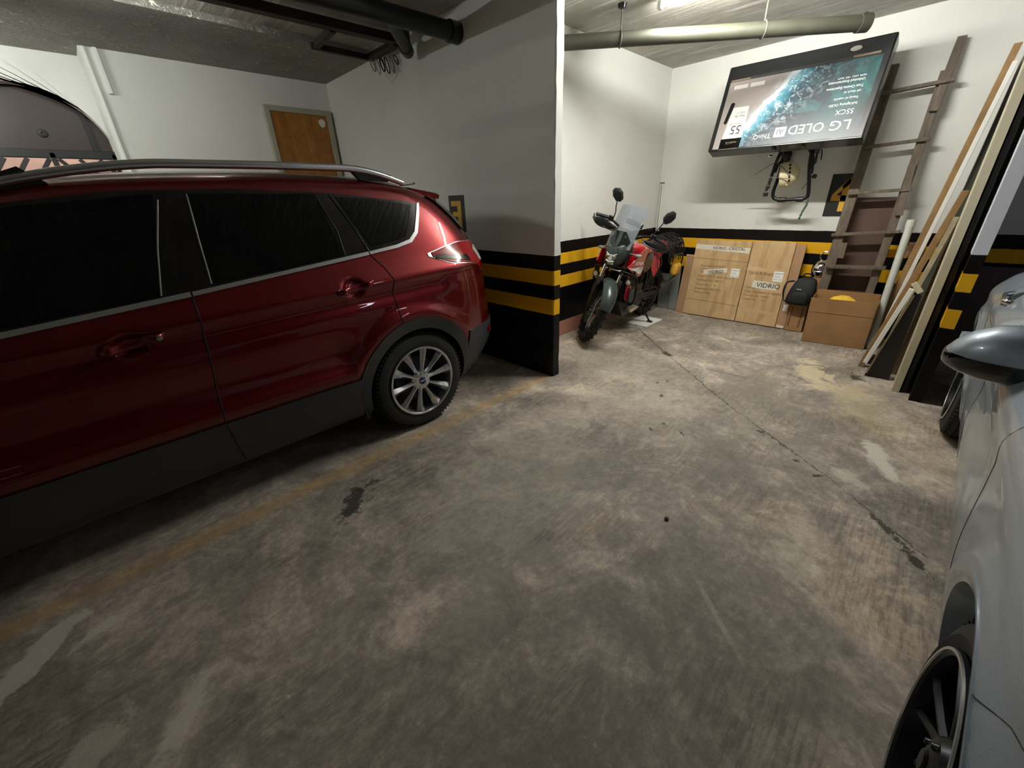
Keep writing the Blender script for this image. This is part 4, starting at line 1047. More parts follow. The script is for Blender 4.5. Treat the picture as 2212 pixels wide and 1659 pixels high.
# wall rack: bent black tube arms, resting under the box
rk = thing('wall_rack', 'black bent tube rack on the wall holding up the television box', 'rack', (XT, 1.2, 1.7))
L_ = lambda p: Vector(p)-Vector((XT, 1.2, 1.7))
def arcpts(P_, n=6):
    return catm([tuple(p) for p in P_], n)
zr = 1.835
utube = [(5.30, 1.325, 1.80), (5.30, 1.325, 1.60), (5.30, 1.345, 1.45), (5.30, 1.33, 1.385), (5.30, 1.27, 1.362), (5.30, 1.16, 1.362), (5.30, 1.05, 1.37), (5.30, 1.025, 1.40), (5.30, 1.04, 1.50), (5.30, 1.075, 1.68), (5.30, 1.085, 1.80)]
MB().tube([L_(p) for p in arcpts(utube, 5)], .017, 10).obj('hanging_tube', 'blkm', rk)
for y0, y1 in ((1.215, 1.285), (1.055, 1.115)): MB().tube([L_((5.30, y0, 1.362)), L_((5.30, y1, 1.362))], .025, 10).obj('foam_sleeve', 'blk', rk)
for yy_ in (1.325, 1.085):
    MB().bar(L_((XT, yy_, 1.80)), L_((4.90, yy_, 1.825)), .03, .03).bar(L_((XT-.006, yy_, 1.70)), L_((XT-.006, yy_, 1.86)), .012, .05, (1, 0, 0)).bar(L_((XT, yy_, 1.70)), L_((5.2, yy_, 1.80)), .02, .02).obj('support_arm', 'blkm', rk, 0, .003)
m = MB(); m.lathe([(.012, 0), (.02, .01), (.02, .03), (.01, .04)], L_((5.30, 1.01, 1.55)), 'Z', 10).tube([L_((5.30, 1.04, 1.57)), L_((5.30, 1.0, 1.56))], .006, 6).obj('clamp_knob', 'blk', rk)
# box bottom back edge stands on a cross bar
MB().bar(L_((4.98, 1.45, 1.822)), L_((4.98, .95, 1.822)), .03, .022, (0, 0, 1)).obj('cross_bar', 'blkm', rk, 0, .003)

# helmet
hm = thing('helmet', 'cream round helmet with black vent holes hanging under the television box', 'helmet', (5.30, 1.22, 1.60))
m = MB(); vs = []; rings = []
for i in range(15):
    t = i/14; a = t*PI*.60; rings.append([Vector((.105*math.sin(a)*math.cos(b), -.055+.135*math.cos(a)*1.0-.0, .122*math.sin(a)*math.sin(b))) for b in [2*PI*k/30 for k in range(30)]])
m.rings([[Vector((p.x, -p.y, p.z)) for p in r] for r in rings], cap=False)
inn = [[Vector((p.x*.9, -p.y*.92, p.z*.9)) for p in r] for r in rings]; m.rings(inn, cap=False)
sh = m.obj('helmet_shell', 'helmet', hm, 60)
hm.rotation_euler = (R(-8), R(12), R(12)); hm.scale = (1.0, 1.0, 1.0)
m = MB()
for k in range(5):
    a = .95+.0*k; z = -.075+.036*k; x = -.105*math.sqrt(max(.01, 1-(z/.125)**2))*.93
    m.ball((x, .012, z), .013, 10, (.5, .8, 1.2))
m.obj('vent_hole', 'dark', hm)
MB().tube([(-.05, .02, -.11), (-.03, .085, -.085), (-.06, .10, 0), (-.03, .085, .09), (-.04, .01, .115)], .007, 8).obj('rim_trim', 'creamb', hm)
sp_ = thing('strap_bundle', 'tangle of black straps and buckles hanging from the left rack arm', 'straps', (5.22, 1.33, 1.82))
def ribbon(pts, w_, name='strap', mat='fabric', par=None, dirv=(0, 1, 0)):
    P_ = catm([tuple(p) for p in pts], 6); d = Vector(dirv)*w_/2; m = MB()
    m.rings([[Vector(p)-d+Vector((.0015, 0, 0)), Vector(p)+d+Vector((.0015, 0, 0)), Vector(p)+d-Vector((.0015, 0, 0)), Vector(p)-d-Vector((.0015, 0, 0))] for p in P_]); return m.obj(name, mat, par, 30)
ribbon([(0, 0, 0), (-.02, .02, -.1), (-.01, .035, -.2), (0, .05, -.3), (0, .065, -.37)], .03, par=sp_)
ribbon([(0.01, -.03, 0), (-.01, -.05, -.05), (0, 0, -.12), (.01, .02, -.2)], .025, par=sp_)
ribbon([(0, -.06, .0), (-.03, -.09, -.05), (-.01, -.06, -.11)], .03, par=sp_)
MB().box((0, .062, -.40), (.02, .045, .04)).box((0, .055, -.33), (.018, .04, .03)).box((-.01, -.05, -.06), (.03, .05, .04)).obj('buckle', 'blk', sp_, 0, .004)
MB().ball((-.02, .085, -.045), .022, 10).obj('snap_hook', 'chrome', sp_)
s2 = thing('strap_bundle', 'thin black straps and cord hanging down the right rack arm', 'straps', (5.26, 1.07, 1.80))
ribbon([(0, 0, 0), (-.02, -.02, -.06), (-.02, -.035, -.13), (-.01, -.03, -.2)], .022, par=s2)
ribbon([(0, 0, 0), (-.01, -.02, .005), (-.02, -.075, -.005), (-.02, -.09, -.09)], .010, par=s2)
MB().box((-.015, -.035, -.185), (.014, .03, .05)).obj('buckle', 'blk', s2, 0, .004)
MB().tube(catm([(-.01, -.03, -.19), (-.01, -.035, -.25), (0, -.01, -.31), (.01, .02, -.34)], 5), .003, 6).obj('thin_cord', 'blk', s2)
gr = thing('green_cord', 'frayed dark green rope end dangling below the rack tube', 'rope', (5.29, 1.015, 1.37))
MB().tube(catm([(0, 0, 0), (.0, .0, -.06), (0, .02, -.12), (0, .035, -.20)], 5), [.006+.006*abs(math.sin(k*1.7)) for k in range(16)], 7).obj('rope_strand', 'greenrag', gr)
hg = thing('wire_hanger', 'bent wire coat hanger hooked beside the cream helmet', 'hanger', (5.17, 1.33, 1.70))
MB().tube(catm([(0, 0, .05), (0, .01, .03), (0, .0, .01), (0, .05, .0), (0, .20, -.10), (0, .215, -.125), (0, .16, -.12), (0, 0, -.125), (0, -.12, -.14), (0, -.135, -.12), (0, -.06, -.04), (0, 0, .0)], 4), .0035, 6).obj('hanger_wire', 'cordc', hg)

# ------------------------------------------------------------------ flat cartons leaning on the back wall
XB, XL, ZL = 5.282, 5.512, .93
def lean_panel(mb, y0, y1, z0, z1, sh, th, off=0, xb=XB, xt=XL):
    sl = (xt-xb)/ZL; n = Vector((1, 0, -sl)).normalized()
    f = lambda y, z, d: Vector((xb+sl*z, y+sh*z, z))+n*d
    return mb.hexa([f(y0, z0, off), f(y1, z0, off), f(y1, z0, off+th), f(y0, z0, off+th), f(y0, z1, off), f(y1, z1, off), f(y1, z1, off+th), f(y0, z1, off+th)]), f
# second number along y is the right-hand edge in the photo
SHY = .036
def flat(name, label, y0, y1, z1, off, th, mat='card'):
    z_ = max(0, off*.24)+.012
    t = thing(name, label, 'cardboard box', (XB, (y0+y1)/2, 0)); o = Vector((XB, (y0+y1)/2, 0))
    m, f = lean_panel(MB(), y0, y1, .010, z1, SHY, th, off)
    m.obj('carton_panel', mat, t, 0, .004, off=o)
    return t, (lambda y, z, d=0: f(y, z, off-d)-o)
ux = Vector((0, -1, 0)); uy = Vector(((XL-XB)/ZL, SHY, 1)).normalized()
t, F = flat('flattened_carton', 'wide flat cardboard carton with taped VIDRIO CRISTAL strip leaning on the back wall', 2.11, 1.462, .915, 0, .03)
m, _ = MB(), 0
def ptape(t, F, y0, z0, y1, z1, w_, mat='tape', nm='masking_tape'):
    a, b = F(y0, z0, .0015), F(y1, z1, .0015); d = (b-a).normalized(); n = Vector((-1, 0, .24)).normalized(); s_ = n.cross(d)*w_/2
    return MB().hexa([a-s_-n*.001, b-s_-n*.001, b+s_-n*.001, a+s_-n*.001, a-s_, b-s_, b+s_, a+s_]).obj(nm, mat, t, 0)
ptape(t, F, 2.11, .835, 1.475, .812, .06)
ptape(t, F, 1.95, .535, 1.67, .580, .055)
m = MB()
m.text('VIDRIO  CRISTAL', .050, F(1.90, .810, .004), ux, uy, .0003).text('VIDRIO', .055, F(1.89, .522, .004), (0, -1, .12), uy, .0003).obj('marker_writing', 'marker', t, 0)
m = MB()
for i, (s_, z, y) in enumerate((('Description: LOGO', .600, 2.0), ('V.NO.', .560, 1.995), ('ITEM', .525, 1.99), ('Model: JA 117 WT / 72 x 68CM + 0.8 x 11.2 (T)', .475, 2.01), ('Purchase No: 1084 / 7', .43, 2.01), ('Carton No.      8', .375, 2.015), ('Destination: MEXICO', .325, 2.015), ('Made in China', .28, 2.02))):
    m.text(s_, .038, F(y, z, .001), ux, uy, .0003, sx=.95 if len(s_) < 40 else .60)
m.obj('printed_text', 'ink', t, 0)
def plabel(t, F, y, z, w_, h, lines=True):
    a = [F(y, z, .001), F(y-w_, z, .001), F(y-w_, z+h, .001), F(y, z+h, .001)]; n = Vector((-1, 0, .24)).normalized()*.001
    o = MB().hexa([*a, *[p+n for p in a]]).obj('shipping_label', 'paper', t, 0)
    m = MB()
    for i, s_ in enumerate(('SHIPPER REF.', '72 x 68', 'QTY    PCS')): m.text(s_, .016, F(y-.012, z+h-.028-.032*i, .0028), ux, uy, .0002)
    m.obj('label_print', 'carb', o, 0)
plabel(t, F, 1.625, .505, .098, .100)
m, _f = MB(), 0
for z in (.70, .20):
    a, b = F(2.11, z+.0, .0006), F(1.465, z-.015, .0006); m.tube([a, b], .0022, 4)
m.obj('fold_crease', 'cardd', t, 0)
t, F = flat('flattened_carton', 'flat cardboard carton with big VIDRIO label, right of the VIDRIO CRISTAL carton', 1.455, 1.022, .925, 0, .03)
ptape(t, F, 1.36, .455, 1.10, .44, .085)
MB().text('VIDRIO', .075, F(1.315, .425, .004), ux, uy, .0003).obj('marker_writing', 'marker', t, 0)
plabel(t, F, 1.165, .50, .098, .11)
m = MB(); m.text('Send A Bopt', .05, F(1.425, .560, .001), ux, uy, .0003).text('LARGO', .03, F(1.42, .40, .001), ux, uy, .0003).text('SIZE: 700X8000 +/-30MM', .036, F(1.425, .355, .001), ux, uy, .0003).text('Purchase No: 1084/7', .032, F(1.43, .315, .001), ux, uy, .0003).text('Carton No.      9/7', .032, F(1.43, .272, .001), ux, uy, .0003).obj('printed_text', 'ink', t, 0)
ptape(t, F, 1.455, .625, 1.06, .61, .045, 'gloss', 'packing_tape'); ptape(t, F, 1.455, .165, 1.03, .15, .03, 'gloss', 'packing_tape'); ptape(t, F, 1.22, .40, 1.06, .395, .02, 'gloss', 'packing_tape')
t, F = flat('flattened_carton', 'lower flat carton showing left of the VIDRIO CRISTAL carton', 2.225, 1.60, .735, .033, .015, 'cardr')
ptape(t, F, 2.22, .728, 2.12, .725, .02, 'gloss', 'packing_tape')
t, F = flat('flattened_carton', 'narrow reddish flat carton right of the big VIDRIO label carton', 1.018, .925, .905, .004, .03, 'cardr')
ptape(t, F, .99, .235, .945, .235, .07, 'paper', 'white_label'); ptape(t, F, 1.01, .03, .94, .025, .03, 'tape', 'masking_tape')
t = thing('carton', 'small narrow brown carton standing under the black backpack', 'cardboard box', (5.32, .845, 0))
MB().hexa([(-.045, .077, .004), (-.045, -.085, .004), (.05, -.085, .004), (.05, .077, .004), (-.01, .080, .293), (-.01, -.078, .293), (.08, -.078, .293), (.08, .080, .293)]).obj('carton_body', 'cardd', t, 0, .004)
m = MB()
for y0, y1, z0, z1 in ((.062, .048, .05, .27), (-.035, -.05, .05, .27)):
    m.hexa([(-.0475+.127*z0, y0, z0), (-.0475+.127*z0, y1, z0), (-.046+.127*z0, y1, z0), (-.046+.127*z0, y0, z0), (-.0475+.127*z1, y0, z1), (-.0475+.127*z1, y1, z1), (-.046+.127*z1, y1, z1), (-.046+.127*z1, y0, z1)])
m.obj('printed_stripe', 'ink', t, 0)
# grey sheets
for lab_, y0, y1, z1, o in (('grey rigid sheet leaning beside the cartons, nearer the cartons', 2.355, 2.24, .57, 0.02), ('darker grey sheet leaning behind the motorcycle rear wheel', 2.53, 2.37, .47, .05)):
    m, f = lean_panel(MB(), y0, y1, .012, z1, .09, .012, o, 5.36, 5.52); c = Vector((5.36, y0, 0))
    tag(m.obj('rigid_sheet', 'sheet', None, 0, off=c), lab_, 'sheet').location = c

# ------------------------------------------------------------------ backpack and chrome pot
bp = thing('backpack', 'small black backpack sitting on the brown carton next to the cardboard', 'backpack', (5.26, .865, .30))
m = MB(); rs = []
for (z, hy, hx, ox) in ((0, .05, .03, .02), (.008, .105, .055, .01), (.03, .120, .068, 0), (.10, .122, .072, 0), (.17, .115, .07, .01), (.24, .10, .06, .025), (.275, .08, .045, .035), (.295, .045, .02, .045)):
    rs.append([Vector((ox+hx*math.copysign(abs(math.cos(a))**.7, math.cos(a)), hy*math.copysign(abs(math.sin(a))**.75, math.sin(a))-z*.12, z)) for a in [2*PI*k/32 for k in range(32)]])
m.rings(rs).obj('pack_body', 'fabric', bp, 60)
m = MB(); rs = []
for (z, hy, hx) in ((.035, .03, .01), (.04, .085, .03), (.08, .092, .036), (.13, .085, .033), (.155, .05, .02), (.16, .02, .01)):
    rs.append([Vector((-.052+hx*-math.cos(a)*1.0, hy*math.copysign(abs(math.sin(a))**.75, math.sin(a))-z*.12, z)) for a in [2*PI*k/28 for k in range(28)]])
m.rings(rs).obj('front_pocket', 'fabric', bp, 60)
MB().text('Puma', .024, (-.098, .02, .165), (0, -1, 0), (.25, 0, 1), .0006).obj('stitched_name', 'carb', bp, 0) if False else None
MB().bb(-.082, -.076, -.02, .025, .178, .190).obj('name_patch', 'sheet', bp, 0, .002)
MB().tube(catm([(.02, .08, .25), (-.03, .13, .24), (-.05, .145, .17), (-.02, .14, .08), (.0, .125, .03)], 5), .009, 8).obj('shoulder_strap', 'fabric', bp)
MB().tube(catm([(-.02, .135, .20), (-.045, .128, .13), (-.04, .12, .05)], 5), .005, 6).obj('side_piping', 'palewood', bp)
MB().tube(catm([(.045, .02, .28), (.03, .0, .33), (.03, -.05, .33), (.045, -.07, .28)], 5), .008, 8).obj('top_handle', 'fabric', bp)
cp = thing('chrome_pot', 'round shiny silver pot with a raised ring handle between backpack and ladder', 'pot', (5.478, .768, .583))
MB().lathe([(.001, .0), (.055, .002), (.080, .03), (.088, .07), (.084, .11), (.065, .145), (.04, .165), (.03, .172), (.001, .174)], (0, 0, 0), 'Z', 36).obj('pot_shell', 'chrome', cp, 60)
MB().lathe([(.088, .06), (.091, .065), (.088, .07)], (0, 0, 0), 'Z', 36).obj('seam_band', 'satin', cp, 60)
MB().tube([(-.01+.0*math.cos(a), -.012+.048*math.cos(a), .215+.048*math.sin(a)) for a in [2*PI*k/28 for k in range(28)]], .0075, 8, True).obj('ring_handle', 'chrome', cp)
stl = tag(MB().bb(.0, .11, -.0, .10, 0, .578).obj('carton_stand', 'cardd', None, 0, .004), 'brown carton standing under the shiny pot, behind the open box', 'cardboard box'); stl.location = (5.42, .712, .004)

# ------------------------------------------------------------------ open carton with yellow bag
ob = thing('open_carton', 'open brown cardboard box on the floor in front of the ladder', 'cardboard box', (5.13, .44, 0))
def wallq(m, a, b, z0, z1, lean=(0, 0), th=.006):
    a, b = Vector(a), Vector(b); d = (b-a).normalized(); n = Vector((-d.y, d.x, 0))*th; l = Vector((lean[0], lean[1], 0))
    z0, z1 = Vector((0, 0, z0)), Vector((0, 0, z1))
    return m.hexa([a+z0, b+z0, b+n+z0, a+n+z0, a+z1+l, b+z1+l, b+n+z1+l, a+n+z1+l])
A_, B_, C_, D_ = Vector((-.165, .255, 0)), Vector((-.10, -.255, 0)), Vector((.12, -.235, 0)), Vector((.09, .275, 0))
tt = Vector((-.03, .01, 0))
m = MB()
m.add([A_, B_, C_, D_], [(0, 1, 2, 3)])
wallq(m, A_, B_, .002, .462, (-.015, .01)); wallq(m, B_, C_, .002, .46); wallq(m, C_, D_, .002, .50, (.02, 0)); wallq(m, D_, A_, .002, .47)
m.obj('carton_body', 'cardd', ob, 0, .0015)
m = MB(); a_, b_ = A_+Vector((-.012, .004, .325)), B_+Vector((-.012, .0, .325)); m.tube([a_, b_], .0025, 5); m.obj('fold_crease', 'cardr', ob, 0)
m = MB()
for s_ in (.2, .52, .78):
    p = A_.lerp(B_, s_); q_ = A_.lerp(B_, s_+.06); z0, z1 = (.12, .30) if s_ < .3 else (.1, .44)
    n = Vector((-.003, 0, 0)); m.hexa([p+n*2.2+Vector((-.004, 0, z0)), q_+n*2.2+Vector((-.004, 0, z0)), q_+Vector((0, 0, z0)), p+Vector((0, 0, z0)), p+n*2.2+Vector((-.014, .009, z1)), q_+n*2.2+Vector((-.014, .009, z1)), q_+Vector((-.01, .008, z1)), p+Vector((-.01, .008, z1))])
m.obj('print_smudge', 'cardsm', ob, 0) if False else None
bg = thing('yellow_bag', 'crumpled yellow plastic bag inside the open brown box', 'bag', (5.14, .47, .13))
random.seed(5); m = MB(); m.ball((0, 0, .17), 1, 26, (.105, .165, .175)); m.v = [(x*(1+random.uniform(-.03, .03)), y*(1+random.uniform(-.03, .03)), z+random.uniform(-.006, .008)) for x, y, z in m.v]; m.obj('bag_body', 'yel', bg, 60)

# ------------------------------------------------------------------ ladder
ld = thing('wooden_ladder', 'weathered wooden ladder leaning on the back wall in front of the 4 sign', 'ladder', (5.305, .49, 0))
LSL = .088
LP = lambda y, z, d=0: Vector((LSL*z, y-.49, z))+Vector((-1, 0, LSL)).normalized()*d
MB().bar(LP(.690, .015), LP(.672, 2.43), .085, .035, (1, 0, 0)).obj('side_rail', 'ladder', ld, 0, .004)
MB().bar(LP(.30, .015), LP(.312, 2.32), .065, .035, (1, 0, 0)).obj('side_rail', 'ladder', ld, 0, .004)
MB().bar(LP(.300, 2.02, .036), LP(.283, 2.54, .0), .058, .034, (1, 0, 0)).obj('rail_extension', 'ladder', ld, 0, .004)
for (ya, za, yb, zb_, h, d) in ((.73, 2.21, .235, 2.235, .060, .034), (.70, 1.79, .255, 1.815, .035, .034), (.715, 1.40, .26, 1.42, .050, .034), (.745, 1.02, .235, 1.065, .045, .034), (.715, .715, .245, .735, .105, .034)):
    MB().bar(LP(ya, za, d), LP(yb, zb_, d), .028, h, (1, 0, 0)).obj('rung', 'ladder', ld, 0, .003)
for (ya, za, yb, zb_, d) in ((.285, 1.20, .315, 1.62, .036), (.62, .80, .625, .95, .02)):
    MB().bar(LP(ya, za, d), LP(yb, zb_, d), .055, .02, (1, 0, 0)).obj('repair_splint', 'ladder', ld, 0, .003)
pb = MB().hexa([(5.44, .655, .004), (5.44, .31, .004), (5.452, .31, .004), (5.452, .655, .004), (5.555, .665, 1.36), (5.555, .335, 1.36), (5.567, .335, 1.36), (5.567, .665, 1.36)])
tag(pb.obj('hardboard_panel', 'brownb', None, 0, off=(5.45, .48, 0)), 'dark brown board leaning on the wall behind the ladder', 'board').location = (5.45, .48, 0)
# pvc tube
tp = thing('plastic_tube', 'white plastic tube with end cap standing between ladder and boards', 'tube', (5.10, .155, 0))
MB().tube([(0, 0, .004), (.27, .03, 1.14)], .030, 20).obj('tube_body', 'pvc', tp)
MB().tube([(.262, .029, 1.10), (.278, .031, 1.165)], .034, 20).obj('end_cap', 'pvc', tp)

# ------------------------------------------------------------------ boards by the nib wall (front edges face the camera)
def board(name, label, base, top, wy, dx, mat, parts=None, topx=0):
    """base/top: centre of the front edge at floor and at the top; wy thickness across y; dx depth behind"""
    b0 = Vector(base); t0 = Vector(top)-b0
    m = MB().hexa([Vector((0, wy/2, 0)), Vector((0, -wy/2, 0)), Vector((dx, -wy/2, 0)), Vector((dx, wy/2, 0)), t0+Vector((0, wy/2, 0)), t0+Vector((0, -wy/2, 0)), t0+Vector((dx, -wy/2, 0)), t0+Vector((dx, wy/2, 0))])
    t = thing(name, label, 'board', b0); m.obj('board_panel', mat, t, 0, .002); return t
board('long_board', 'long tan wooden board, tallest and leftmost of the leaning boards', (5.275, .167, 0), (5.295, -.049, 2.385), .044, .06, 'tan')
board('white_edged_board', 'narrow board with a bright white front edge, right of the tall tan board', (4.60, .125, 0), (4.62, -.062, 2.17), .026, .30, 'whiteb')
board('grey_green_board', 'greyish green board between the white-edged board and the cream-edged panel', (4.66, -.035, 0), (4.68, -.118, 2.24), .05, .5, 'greyb')
board('old_door_panel', 'tall cream-edged panel standing closest to us against the nib wall', (4.05, -.118, 0), (4.05, -.115, 2.15), .046, .35, 'creamb')
board('dark_panel', 'tall thin black panel between cream-edged panel and nib wall', (4.07, -.163, 0), (4.08, -.161, 2.1), .028, .7, 'blackb')
board('short_board', 'short brown board with slanted top in the middle of the boards', (4.49, .145, 0), (4.50, -.072, 1.41), .042, .05, 'tan')
board('short_board', 'short pale weathered board right of the short brown board', (4.395, .065, 0), (4.40, -.078, 1.24), .030, .05, 'palewood')
board('chipboard_strip', 'rough chipboard strip beside the cream-edged panel', (4.46, -.075, 0), (4.47, -.1, 1.16), .034, .12, 'chip')
t = thing('dark_gap_panel', 'black sheet standing for the shaded gap below a white edge among the boards', 'panel', (4.28, 0, 0))
MB().hexa([(0, .095, .003), (0, -.062, .003), (.025, -.062, .003), (.025, .095, .003), (0, -.012, .72), (0, -.058, .70), (.025, -.058, .70), (.025, -.012, .72)]).obj('black_sheet', 'blackb', t, 0)  # black sheet put in for the shaded gap under the white edge
MB().bar((-.015, .118, .12), (-.015, .008, .745), .030, .05, (1, 0, 0)).obj('white_edge', 'whiteb', t, 0, .003)
MB().bar((-.006, .088, .03), (-.006, -.016, .70), .012, .022, (1, 0, 0)).obj('pale_edge', 'palewood', t, 0, .002)
MB().bar((-.02, .010, .79), (-.02, -.045, .725), .035, .03, (1, 0, 0)).obj('end_block', 'creamb', t, 0, .002)
t = MB().bb(-.02, .02, -.05, .05, 0, .13); tag(t.obj('brown_block', 'cardr', None, 0, .002), 'small brown carton piece wedged between tube and tall tan board', 'cardboard piece').location = (5.53, .10, .83)
bpy.data.objects[-1] if False else None
# red-brown panel leaning in the right bay
m = MB().hexa([(0, .10, 0), (0, -.62, 0), (.02, -.62, 0), (.02, .10, 0), (.17, .10, .78), (.17, -.62, .78), (.19, -.62, .78), (.19, .10, .78)])
tag(m.obj('leaning_panel', 'redbrown', None, 0, .003), 'dark reddish brown panel leaning on the wall behind the silver car', 'panel').location = (5.36, -.42, .002)

# ------------------------------------------------------------------ white tile under the side stand, small nut on the floor
m = MB().hexa([(-.20, .135, 0), (-.21, -.145, 0), (.20, -.145, 0), (.21, .14, 0), (-.20, .135, .012), (-.21, -.145, .012), (.20, -.145, .012), (.21, .14, .012)])
tag(m.obj('floor_tile', 'whiteb', None, 0, .002), 'white square tile on the floor under the motorcycle side stand', 'tile').location = (4.62, 2.31, .001)
tag(MB().ball((0, 0, .008), .011, 10, (1, 1, .8)).obj('pebble', 'brownb'), 'tiny dark round pebble alone on the concrete floor', 'pebble').location = (1.565, .55, 0)

# ------------------------------------------------------------------ motorcycle (x forward, y its left, z up; origin under the rear axle)
bk = thing('motorcycle', 'red and black adventure motorcycle with windshield parked in the corner by the striped wall', 'motorcycle', (4.955, 2.53, .006), (R(-9.5), 0, R(184)))
def spoke_wheel(parent, R_, wt, rimr, name, knob=True):
    prof = []
    for k in range(13):
        a = -PI/2+PI*k/12-.0; prof.append((R_-wt*.62+wt*.62*math.cos(a), wt*.5*math.sin(a)))
    prof = [(rimr, -wt*.36)]+prof+[(rimr, wt*.36)]
    m = MB().lathe(prof, (0, 0, 0), 'Y', 56, True)
    n = 44
    for k in range(n):
        a = 2*PI*k/n
        for yy_, wd in ((0, wt*.46),) if k % 2 else ((-wt*.34, wt*.22), (wt*.34, wt*.22)):
            rr = R_-(.0 if abs(yy_) < .01 else .014)
            m.box((rr*math.cos(a), yy_, rr*math.sin(a)), (.014, wd, .026), Matrix.Rotation(-a, 3, 'Y'))
    ty = m.obj(name, 'rubber', parent, 35)
    MB().lathe([(rimr+.004, -wt*.38), (rimr-.012, -wt*.3), (rimr-.016, 0), (rimr-.012, wt*.3), (rimr+.004, wt*.38), (rimr+.006, wt*.3), (rimr-.004, 0), (rimr+.006, -wt*.3)], (0, 0, 0), 'Y', 56, True).obj('rim', 'blkm', ty, 50)
    m = MB(); ns = 32
    for k in range(ns):
        a = 2*PI*k/ns; s_ = 1 if k % 2 else -1; b_ = a+(.32 if k % 4 < 2 else -.32)
        m.tube([(.032*math.cos(b_), s_*.032, .032*math.sin(b_)), ((rimr-.012)*math.cos(a), s_*.006, (rimr-.012)*math.sin(a))], .0022, 5)
    m.obj('spoke', 'chrome', ty, 0, kind=None)
    MB().lathe([(.0, -.05), (.018, -.05), (.036, -.04), (.036, -.03), (.022, -.02), (.022, .02), (.036, .03), (.036, .04), (.018, .05), (.0, .05)], (0, 0, 0), 'Y', 24).obj('hub', 'engine', ty, 40)
    return ty
AX, ZF, RF = 1.37, .335, .335
# steering assembly built straight, then turned about the head axis
HA = Vector((1.06, 0, .93)); HD = Vector((-math.sin(R(26)), 0, math.cos(R(26)))).normalized()
STEER = R(40)
MS = Matrix.Translation(HA) @ Matrix.Rotation(STEER, 4, HD) @ Matrix.Translation(-HA)
se = bpy.data.objects.new('steering_assembly', None)
def sobj(mb, nm, mat, par=None, sm=40, bev=0): return mb.xf(MS).obj(nm, mat, par or bk, sm, bev)
fwh = spoke_wheel(bk, RF, .10, .245, 'front_wheel')
fwh.matrix_local = MS @ Matrix.Translation((AX, 0, ZF))
MB().lathe([(.06, -.058), (.14, -.058), (.142, -.062), (.06, -.062)], (0, 0, 0), 'Y', 40, True).obj('brake_disc', 'satin', fwh, 30)
m = MB()
for k in range(6):
    a = 2*PI*k/6; m.lathe([(.001, -.064), (.007, -.064), (.008, -.058)], (.045*math.cos(a), 0, .045*math.sin(a)), 'Y', 8)
m.lathe([(.001, -.068), (.012, -.068), (.014, -.055)], (0, 0, 0), 'Y', 12).obj('disc_bolts', 'chrome', fwh, 30)
top = HA+HD*.10
for s_ in (-1, 1):
    y = s_*.098; ax_ = Vector((AX, y, ZF)); off = Vector((math.cos(R(26)), 0, math.sin(R(26))))*.0
    ft = ax_+HD*.72
    sobj(MB().tube([ax_-HD*.03, ax_+HD*.02, ax_+HD*.34], [.026, .031, .029], 14), 'fork_slider', 'blkm')
    sobj(MB().tube([ax_+HD*.33, ft], .0185, 14), 'fork_stanchion', 'chrome')
    sobj(MB().tube([ax_+HD*.32, ax_+HD*.355], .033, 14), 'dust_seal', 'blk')
sobj(MB().bar(ft+Vector((0, -.225, -.02)), ft+Vector((0, .03, -.02)), .05, .035).bar(ft-HD*.2+Vector((0, -.225, 0)), ft-HD*.2+Vector((0, .03, 0)), .06, .04), 'fork_clamp', 'blk', None, 30, .006)
sobj(MB().cyl((AX, -.11, ZF), (AX, .11, ZF), .012), 'front_axle', 'satin')
sobj(MB().box((AX-.10, -.085, ZF+.09), (.05, .045, .09), Matrix.Rotation(.5, 3, 'Y')), 'brake_caliper', 'engine', None, 30, .006)
# low front mudguard
m = MB(); g = []
for i in range(19):
    a = R(28+i*105/18); r = RF+.035+.012*math.sin(i/18*PI); row = []
    wd = .062+.02*math.sin(i/18*PI)
    for k in range(9):
        b_ = (k-4)/4; row.append(Vector((AX+r*math.cos(a)-(.05*abs(b_)**3)*math.cos(a), b_*wd, ZF+r*math.sin(a)-(.05*abs(b_)**3)*math.sin(a))))
    g.append(row)
m.grid(g); m.grid([[p*1.0-Vector((0, 0, .003)) for p in r] for r in g]); sobj(m, 'front_mudguard', 'gunmetal', None, 60)
m = MB()
for s_ in (-1, 1):
    pts = [Vector((AX-.02, s_*.095, ZF+.40)), Vector((AX-.13, s_*.10, ZF+.37)), Vector((AX-.26, s_*.09, ZF+.24)), Vector((AX-.30, s_*.075, ZF+.10)), Vector((AX-.22, s_*.09, ZF+.14)), Vector((AX-.12, s_*.105, ZF+.22)), Vector((AX-.02, s_*.105, ZF+.28))]
    m.prism(pts, (0, s_*.010, 0))
sobj(m, 'mudguard_side', 'gunmetal', None, 30, .004)
